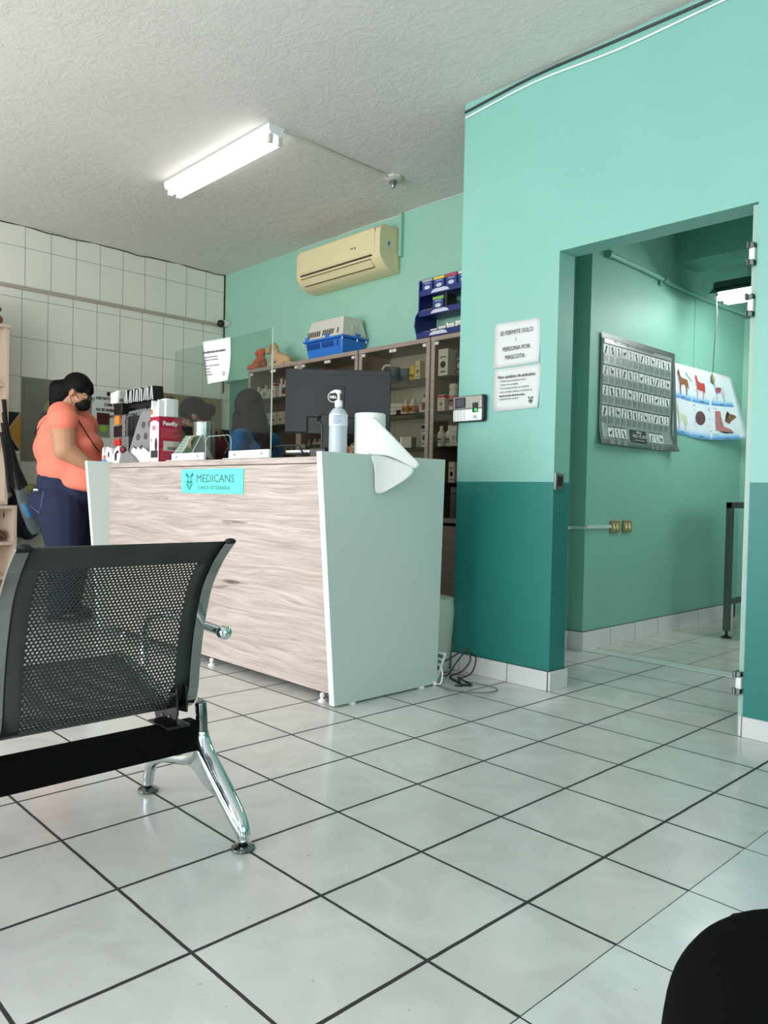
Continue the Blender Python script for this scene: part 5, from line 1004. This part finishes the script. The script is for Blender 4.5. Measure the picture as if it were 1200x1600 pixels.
# steel exam table
t=thing('exam_table','steel framed table with adjustable feet in the exam room, mostly hidden by the door','table',(.75,4.95,0))
Mst=mat('dark_steel',(98,106,102),.35,.8)
for x,y in ((.19,4.62),(.19,5.2),(1.3,4.62),(1.3,5.2)):
    b=MB(); b.box((x-.02,y-.02,.05),(x+.02,y+.02,.90)); l=obj('leg',b,Mst,t,bevel=.002)
    b=MB(); b.lathe([(.036,0),(.034,.01),(.014,.018),(.009,.024),(.009,.05)],(x,y,0),14); obj('adjustable_foot',b,M_black,l)
b=MB()
for y in (4.62,5.2): b.box((.17,y-.02,.90),(1.32,y+.02,.94))
for x in (.19,1.3): b.box((x-.02,4.6,.90),(x+.02,5.22,.94)); 
obj('top_frame',b,Mst,t,bevel=.002)
b=MB(); b.box((.21,5.19,.23),(1.28,5.21,.27)); b.box((.18,4.64,.23),(.20,5.18,.27)); obj('lower_rail',b,Mst,t,bevel=.002)
b=MB(); b.box((.21,4.64,.925),(1.28,5.18,.945)); obj('table_top',b,mat('steel_top',(170,174,172),.3,.9),t,bevel=.002)
# ================= NEAR THE DESK: bin, power strip, cables
b=MB(); b.lathe([(.10,0),(.105,.01),(.125,.30),(.125,.335),(.118,.385),(.04,.40)],(-.475,2.33,0),28); single('white_bin',b,mat('greenish_white_plastic',(206,220,206),.4),'white plastic bin behind the right end of the desk','bin',(-.475,2.33,0))
t=thing('power_strip','white power strip leaning on the floor at the back corner of the desk','power strip',(-.21,2.14,0))
b=MB(); b.M=Matrix.Translation((-.235,2.12,.075))@Euler((.9,.2,.5)).to_matrix().to_4x4(); b.cb((0,0,0),(.05,.15,.035)); obj('body',b,M_white,t,bevel=.004)
b=MB(); b.M=Matrix.Translation((-.235,2.12,.075))@Euler((.9,.2,.5)).to_matrix().to_4x4(); [b.cb((0,-.05+i*.033,.018),(.03,.02,.004)) for i in range(4)]; obj('socket',b,M_gink,t)
b=MB(); b.M=Matrix.Translation((-.20,2.055,.018))@Euler((.15,.5,.8)).to_matrix().to_4x4(); b.cb((0,0,0),(.03,.075,.02)); single('white_plug',b,M_white,'white plug adapter lying on the floor by the desk corner','plug',(-.2,2.055,.005),bevel=.003)
def cable(lab,pts,r,m_,name='floor_cable'):
    b=MB(); b.tube(crv(pts,7),r,7); single(name,b,m_,lab,'cable',pts[0])
cable('black cable coiled in a loop on the floor at the desk corner',[(-.24,2.14,.08),(-.20,2.20,.12),(-.15,2.24,.16),(-.12,2.24,.11),(-.15,2.21,.05),(-.20,2.18,.02),(-.14,2.16,.006),(-.08,2.14,.006),(-.05,2.17,.006),(-.12,2.20,.006),(-.2,2.24,.008)],.0045,M_black)
cable('second black cable tangled beside the power strip',[(-.28,2.20,.006),(-.2,2.16,.03),(-.18,2.2,.09),(-.16,2.25,.14),(-.11,2.27,.12),(-.12,2.25,.04),(-.16,2.2,.01),(-.07,2.12,.006),(-.10,2.10,.006)],.0035,M_blk2)
cable('thin grey cable lying in a wide arc on the tiles from the desk corner',[(-.19,2.19,.006),(-.05,2.22,.005),(.06,2.22,.005),(.10,2.16,.005),(.06,2.08,.005),(-.05,2.02,.005),(-.16,2.04,.005)],.003,mat('cable_grey',(110,112,108),.6))
cable('white cable dropping from the power strip to the floor',[(-.235,2.10,.10),(-.19,2.09,.09),(-.165,2.08,.05),(-.16,2.06,.008),(-.18,2.04,.008)],.0045,M_white)
cable('thin red wire crossing the floor behind the desk corner',[(-.36,2.26,.006),(-.28,2.25,.012),(-.2,2.30,.006)],.0025,mat('red_wire',(170,60,70),.5))
# ================= PEOPLE
def blob(name,mb,m_,parent,vox=.011,sm=5,world=False):
    o=obj(name,mb,m_,parent,world=world,smooth=0)
    r=o.modifiers.new('r','REMESH'); r.mode='VOXEL'; r.voxel_size=vox; r.use_smooth_shade=True
    s=o.modifiers.new('s','SMOOTH'); s.iterations=sm; s.factor=.5
    return o
def hand(b,w,d,nrm,side):
    w=Vector(w); d=Vector(d).normalized(); n=Vector(nrm).normalized(); s=d.cross(n).normalized()*side
    b.cap(w,w+d*.045,.026,.032); b.cap(w+d*.05-s*.012,w+d*.05+s*.014,.022,.022)
    for i,(o,L) in enumerate(((-.030,.066),(-.010,.075),(.010,.070),(.029,.056))):
        k=w+d*.078+s*o; j=k+(d*.8-n*.45)*L*.55; b.cap(k-d*.02,j,.0095,.0088,10); b.cap(j,j+(d*.45-n*.8)*L*.5,.0088,.0075,10)
    k=w+d*.025-s*.028; j=k+(d*.6-s*.55-n*.2)*.045; b.cap(k,j,.013,.011,10); b.cap(j,j+(d*.85-n*.3)*.032,.011,.009,10)
def person(name,label,loc,yaw,hc,pitch,roll_=0,hyaw=0,skin=(196,142,110),neck=None,shz=1.4,shy=.18,arms=None,legs=None,torso=None,shirt=None,shirt_c=None,pants=None,pants_c=None,tsm=6):
    t=thing(name,label,'person',loc,yaw)
    ms=mat('skin_%d'%skin[0],skin,.55,noise=.05,nscale=12)
    hc=Vector(hc); HM=Matrix.Translation(hc)@Euler((roll_,pitch,hyaw)).to_matrix().to_4x4()
    def hp(*p): return HM@Vector(p)
    b=MB(); b.M=HM
    b.ell((-.012,0,.025),(.094,.075,.098),n=24); b.ell((.028,0,-.028),(.062,.060,.085),n=20); b.ell((.045,0,-.085),(.038,.040,.032)); b.cap((.082,0,-.005),(.105,0,-.034),.009,.0145); b.ell((.086,.0,-.066),(.014,.024,.009)); b.ell((.070,.028,.012),(.02,.024,.012)); b.ell((.070,-.028,.012),(.02,.024,.012))
    for s in (-1,1): b.ell((-.008,s*.076,-.012),(.020,.010,.032),(0,-.2,s*.3)); b.ell((.045,s*.040,-.04),(.03,.022,.03))
    b.M=Matrix()
    nk=Vector(neck); b.cap(nk,hp(-.025,0,-.07),.062,.052)
    for (p,r_) in torso: b.ell(p,r_)
    for side,(sh,el,wr,hd,r1,r2,r3,r4) in arms.items():
        b.cap(sh,el,r1,r2); b.cap(el,wr,r3,r4); d=(Vector(hd)-Vector(wr)); hand(b,wr,d,(0,-.2*side,1) ,side)
    for pts in legs:
        for (a,c,ra,rb) in pts: b.cap(a,c,ra,rb)
    body=blob('body',b,ms,t,.0085,3)
    for s in (-1,1):
        b=MB(); b.M=HM; b.ell((.080,s*.029,.004),(.011,.013,.008)); e=obj('eye',b,mat('eye_white',(226,222,216),.3),t,world=False)
        b=MB(); b.M=HM; b.ell((.0885,s*.029,.003),(.004,.0065,.0065)); obj('iris',b,mat('dark_iris',(40,24,18),.3),e,world=False)
        b=MB(); b.M=HM; b.cap((.088,s*.014,.024),(.078,s*.047,.026),.0042,.003); obj('eyebrow',b,mat('eyebrow_hair',(30,22,20),.8),t,world=False)
    if shirt:
        b=MB(); shirt(b); blob('top',b,mat('cloth_%s'%name+str(shirt_c[0]),shirt_c,.85,noise=.07,nscale=9,bump=.5,bscale=9),t,.012,tsm)
    if pants:
        b=MB(); pants(b); blob('trousers',b,mat('pants_%d'%pants_c[2],pants_c,.85,noise=.2,nscale=14,bump=.3,bscale=30),t,.012,4)
    for s in (-1,1):
        f=legs[0 if s<0 else 1][-1][1]; b=MB(); b.cap((f[0]-.03,f[1],.045),(f[0]+.14,f[1],.035),.045,.038); b.box((f[0]-.07,f[1]-.04,0),(f[0]+.17,f[1]+.04,.02)); obj('shoe',b,M_black,t,world=False,bevel=.004)
    return t,HM
Mh=mat('black_hair',(9,7,8),.6,spec=.15,noise=.3,nscale=30,bump=.5,bscale=90); Mhb=mat('dark_brown_hair',(17,13,13),.6,spec=.2,noise=.4,nscale=25,bump=.5,bscale=80)
Mmask=mat('black_mask',(14,14,16),.8); 
def mask(t,HM,c=None):
    b=MB(); b.M=HM; b.ell((.062,0,-.058),(.062,.058,.052),n=24); b.ell((.095,0,-.035),(.025,.024,.03)); m_=blob('face_mask',b,Mmask,t,.006,4)
    for s in (-1,1):
        b=MB(); b.M=HM; b.tube(crv([(.045,s*.062,-.03),(.015,s*.077,-.005),(-.012,s*.082,.018),(-.024,s*.08,-.005),(.0,s*.074,-.05),(.03,s*.066,-.085)],5),.0022,6); obj('ear_loop',b,M_black,m_,world=False)
def glasses(t,HM):
    b=MB(); b.M=HM
    for s in (-1,1):
        b.tube([(.108,s*.033+.024*math.cos(a),.004+.018*math.sin(a)) for a in [2*math.pi*i/16 for i in range(17)]],.002,6); b.tube([(.106,s*.056,.008),(.05,s*.079,.012),(-.01,s*.083,.012)],.002,6)
    b.tube([(.109,-.010,.006),(.111,0,.008),(.109,.010,.006)],.002,6); obj('glasses',b,M_black,t,world=False)
# ---- standing woman, left of the desk
def legset(x,y,hz,kz,rt_,rk,ra):
    return [[((x,s*y,hz),(x+.02,s*y,kz),rt_,rk),((x+.02,s*y,kz),(x-.03,s*y,.10),rk,ra)] for s in (-1,1)]
arms={s:((.03,s*.195,1.40),(.065,s*.25,1.205),(.225,s*.185,1.09),(.29,s*.165,1.06),.092,.078,.077,.040) for s in (-1,1)}
def sh(b):
    b.ell((.010,0,1.075),(.222,.215,.15)); b.ell((-.012,0,1.22),(.228,.21,.18)); b.ell((.14,0,1.25),(.105,.175,.10)); b.ell((.13,0,1.16),(.10,.16,.10)); b.ell((-.035,0,1.35),(.175,.20,.145)); b.cap((-.01,-.145,1.445),(-.01,.145,1.445),.082,.082); b.ell((.075,0,1.36),(.11,.15,.10))
    for s in (-1,1): b.cap((.010,s*.160,1.450),(.038,s*.215,1.405),.097,.107)
    b.lathe([(.05,.925),(.19,.935),(.222,.96),(.228,1.03),(.2,1.15)],fr=Matrix.Translation((.012,0,-.0))@Matrix.Rotation(.14,4,'Y')@Matrix.Diagonal((1,.98,1,1)),n=28)
def pa(b):
    b.ell((-.035,0,.86),(.215,.215,.17)); b.ell((-.075,.09,.83),(.165,.13,.15)); b.ell((-.075,-.09,.83),(.165,.13,.15)); b.ell((.07,0,.90),(.16,.19,.12)); b.cap((-.02,0,.98),(0,0,1.0),.19,.19)
    for s in (-1,1): b.cap((.0,s*.105,.78),(.025,s*.10,.46),.165,.115); b.cap((.025,s*.10,.46),(-.01,s*.10,.09),.112,.08)
t,HM=person('person','woman in coral t-shirt and blue jeans with dark ponytail, standing left of the desk',(-3.19,1.40,0),R_(49),(.062,0,1.625),R_(26),neck=(.0,0,1.47),arms=arms,legs=legset(0,.105,.80,.46,.13,.09,.055),torso=[((0,0,1.25),(.17,.17,.25)),((-.02,0,.95),(.18,.17,.2))],shirt=sh,shirt_c=(250,134,112),pants=pa,pants_c=(28,36,66),tsm=16,skin=(190,140,108))
b=MB(); b.M=HM; b.ell((-.022,0,.042),(.106,.085,.100)); b.ell((-.06,0,.0),(.06,.078,.085)); b.cap((.05,0,.085),(.075,.03,.045),.03,.02); b.cap((.05,0,.085),(.078,-.035,.04),.03,.018)
b.M=Matrix(); b.ell((-.045,0,1.655),(.06,.06,.065)); b.ell((-.03,0,1.60),(.06,.06,.06)); b.cap((-.08,0,1.66),(-.085,.0,1.57),.055,.052); b.cap((-.085,0,1.57),(-.105,0,1.50),.052,.03); b.cap((-.10,0,1.52),(-.155,0,1.44),.030,.012); blob('hair',b,Mh,t,.009,3)
b=MB(); b.M=HM; b.tube(crv([(.085,-.05,.05),(.105,-.06,.0),(.10,-.062,-.06)],5),.003,5); obj('loose_strand',b,Mh,t,world=False)
mask(t,HM); glasses(t,HM)
b=MB()
b.tube(crv([(.13,-.10,1.36),(.07,-.125,1.49),(.0,-.11,1.535),(-.08,-.09,1.50),(-.17,-.06,1.42),(-.225,-.03,1.32)],6),.008,8,flat=.5); b.tube(crv([(.02,-.11,1.535),(-.05,-.14,1.48),(-.12,-.15,1.40),(-.18,-.13,1.32)],6),.005,6,flat=.5); b.tube(crv([(.07,-.125,1.49),(.14,-.13,1.38),(.2,-.12,1.28),(.25,-.09,1.2)],6),.008,8,flat=.5)
obj('bag_strap',b,M_black,t,world=False)
b=MB(); pk=[(-.20,-.175,.935),(-.10,-.225,.93),(-.095,-.235,.82),(-.13,-.225,.765),(-.19,-.19,.81)]
b.tube([Vector(p) for p in pk+[pk[0]]],.0022,5); o=obj('pocket_stitching',b,mat('stitch_blue',(110,124,160),.7),t,world=False); 
s=o.modifiers.new('w','SHRINKWRAP'); s.target=[c for c in t.children if c.name.startswith('trousers')][0]; s.offset=.003
b=MB(); b.cb((-.13,-.235,.925),(.03,.012,.012)); obj('pocket_tag',b,M_bone,t,world=False)
# ---- staff
def slim(name,label,loc,yaw,top,hc,pitch,c,hy=0,roll_=0,skin=(186,136,108),arms=None,lean=.0,pc=(34,34,38),seat=False,w=1.0):
    S=top
    ar=arms or {s:((-.0+lean,s*.165*w,S-.30),(.05+lean,s*.215*w,S-.56),(.26+lean,s*.14,S-.50),(.32+lean,s*.12,S-.50),.055,.042,.042,.026) for s in (-1,1)}
    def sh(b):
        b.cap((lean,-.125*w,S-.305),(lean,.125*w,S-.305),.068,.068); b.ell((lean-.005,0,S-.40),(.115,.165*w,.14)); b.ell((0,0,S-.56),(.115,.145*w,.17)); b.ell((-.01,0,S-.70),(.125,.16*w,.13)); b.ell((lean-.0,0,S-.27),(.075,.09,.06))
        for s in (-1,1): b.cap((lean,s*.155*w,S-.305),Vector(ar[s][1]),.068,.058); b.cap(ar[s][1],Vector(ar[s][1]).lerp(Vector(ar[s][2]),.5),.058,.048)
    if seat: lg=[[((0,s*.09,.56),(.38,s*.10,.54),.085,.06),((.38,s*.10,.54),(.36,s*.10,.10),.058,.04)] for s in (-1,1)]
    else: lg=[[((0,s*.085,S-.82),(.0,s*.085,.46),.085,.06),((0,s*.085,.46),(-.03,s*.085,.10),.056,.04)] for s in (-1,1)]
    def pa(b):
        b.ell((0,0,S-.82),(.125,.165*w,.12)) if not seat else b.ell((.02,0,.58),(.16,.18,.11))
        for l in lg:
            for a,c_,ra,rb in l: b.cap(a,c_,ra+.02,rb+.02)
    return person(name,label,loc,yaw,hc,pitch,roll_,hy,skin,(lean,0,S-.25),arms=ar,legs=lg,torso=[((lean,0,S-.42),(.09,.13,.13)),((0,0,S-.62),(.09,.12,.18)),((0,0,max(.6,S-.80)),(.1,.13,.1))],shirt=sh,shirt_c=c,pants=pa,pants_c=pc)
# maroon top, looking down
t,HM=slim('person','person in a maroon top with dark tied hair, head bent down, behind the silver canister',(-2.56,2.22,0),R_(-128),1.62,(.155,0,1.48),R_(34),(92,28,42),lean=.05)
b=MB(); b.M=HM; b.ell((-.022,0,.040),(.108,.086,.102)); b.ell((-.065,0,-.01),(.06,.078,.08)); b.ell((-.12,0,-.02),(.05,.05,.05)); b.cap((.02,.075,.03),(.02,.08,-.05),.018,.012); blob('hair',b,Mhb,t,.009,3); mask(t,HM); glasses(t,HM)
# blue scrubs, long hair, seen from behind
t,HM=slim('person','person in blue scrubs with long dark hair, seen from behind through the acrylic screen',(-2.02,2.21,0),R_(193),1.60,(.085,0,1.495),R_(14),(32,88,134),hy=R_(-4),w=1.0,arms={s:((-.01,s*.165,1.29),(-.01,s*.215,1.03),(.10,s*.17,.86),(.16,s*.15,.83),.044,.036,.036,.026) for s in (-1,1)})
b=MB(); b.M=HM; b.ell((-.025,0,.045),(.112,.092,.104)); b.M=Matrix()
b.cap((.05,0,1.50),(-.03,.02,1.32),.095,.09); b.cap((.04,.06,1.46),(-.03,.09,1.22),.06,.05); b.cap((.03,-.04,1.46),(-.07,-.02,1.24),.06,.055); b.cap((.0,.09,1.27),(.02,.12,1.08),.045,.022); b.cap((.10,.08,1.46),(.09,.115,1.12),.035,.025); b.cap((-.03,.02,1.32),(-.09,.03,1.18),.08,.04); b.cap((-.04,.08,1.25),(-.06,.12,1.12),.035,.02); blob('hair',b,Mhb,t,.010,3); mask(t,HM)
# third person behind the monitor
t,HM=slim('person','seated person whose eye shows between the gel bottle and the paper roll, behind the monitor',(-1.02,2.28,0),R_(-52),1.335,(.06,0,1.215),R_(8),(60,70,96),seat=True,hy=R_(6),lean=.03)
b=MB(); b.M=HM; b.ell((-.022,0,.042),(.106,.085,.102)); b.ell((-.06,0,-.01),(.06,.08,.09)); blob('hair',b,Mh,t,.009,3); mask(t,HM)
t=thing('office_stool','dark round office stool under the seated person behind the desk','stool',(-1.02,2.28,0))
b=MB(); b.lathe([(.15,.44),(.18,.45),(.18,.475),(.14,.485)],(-1.02,2.28,0),24); obj('seat',b,M_blk2,t); b=MB(); b.tube([(-1.02,2.28,.06),(-1.02,2.28,.44)],.022,12); obj('column',b,M_steel,t)
for i in range(5): a=2*math.pi*i/5; b=MB(); b.cap((-1.02,2.28,.07),(-1.02+.22*math.cos(a),2.28+.22*math.sin(a),.05),.018,.014); b.ell((-1.02+.22*math.cos(a),2.28+.22*math.sin(a),.022),(.022,.022,.022)); obj('caster_leg',b,M_black,t)
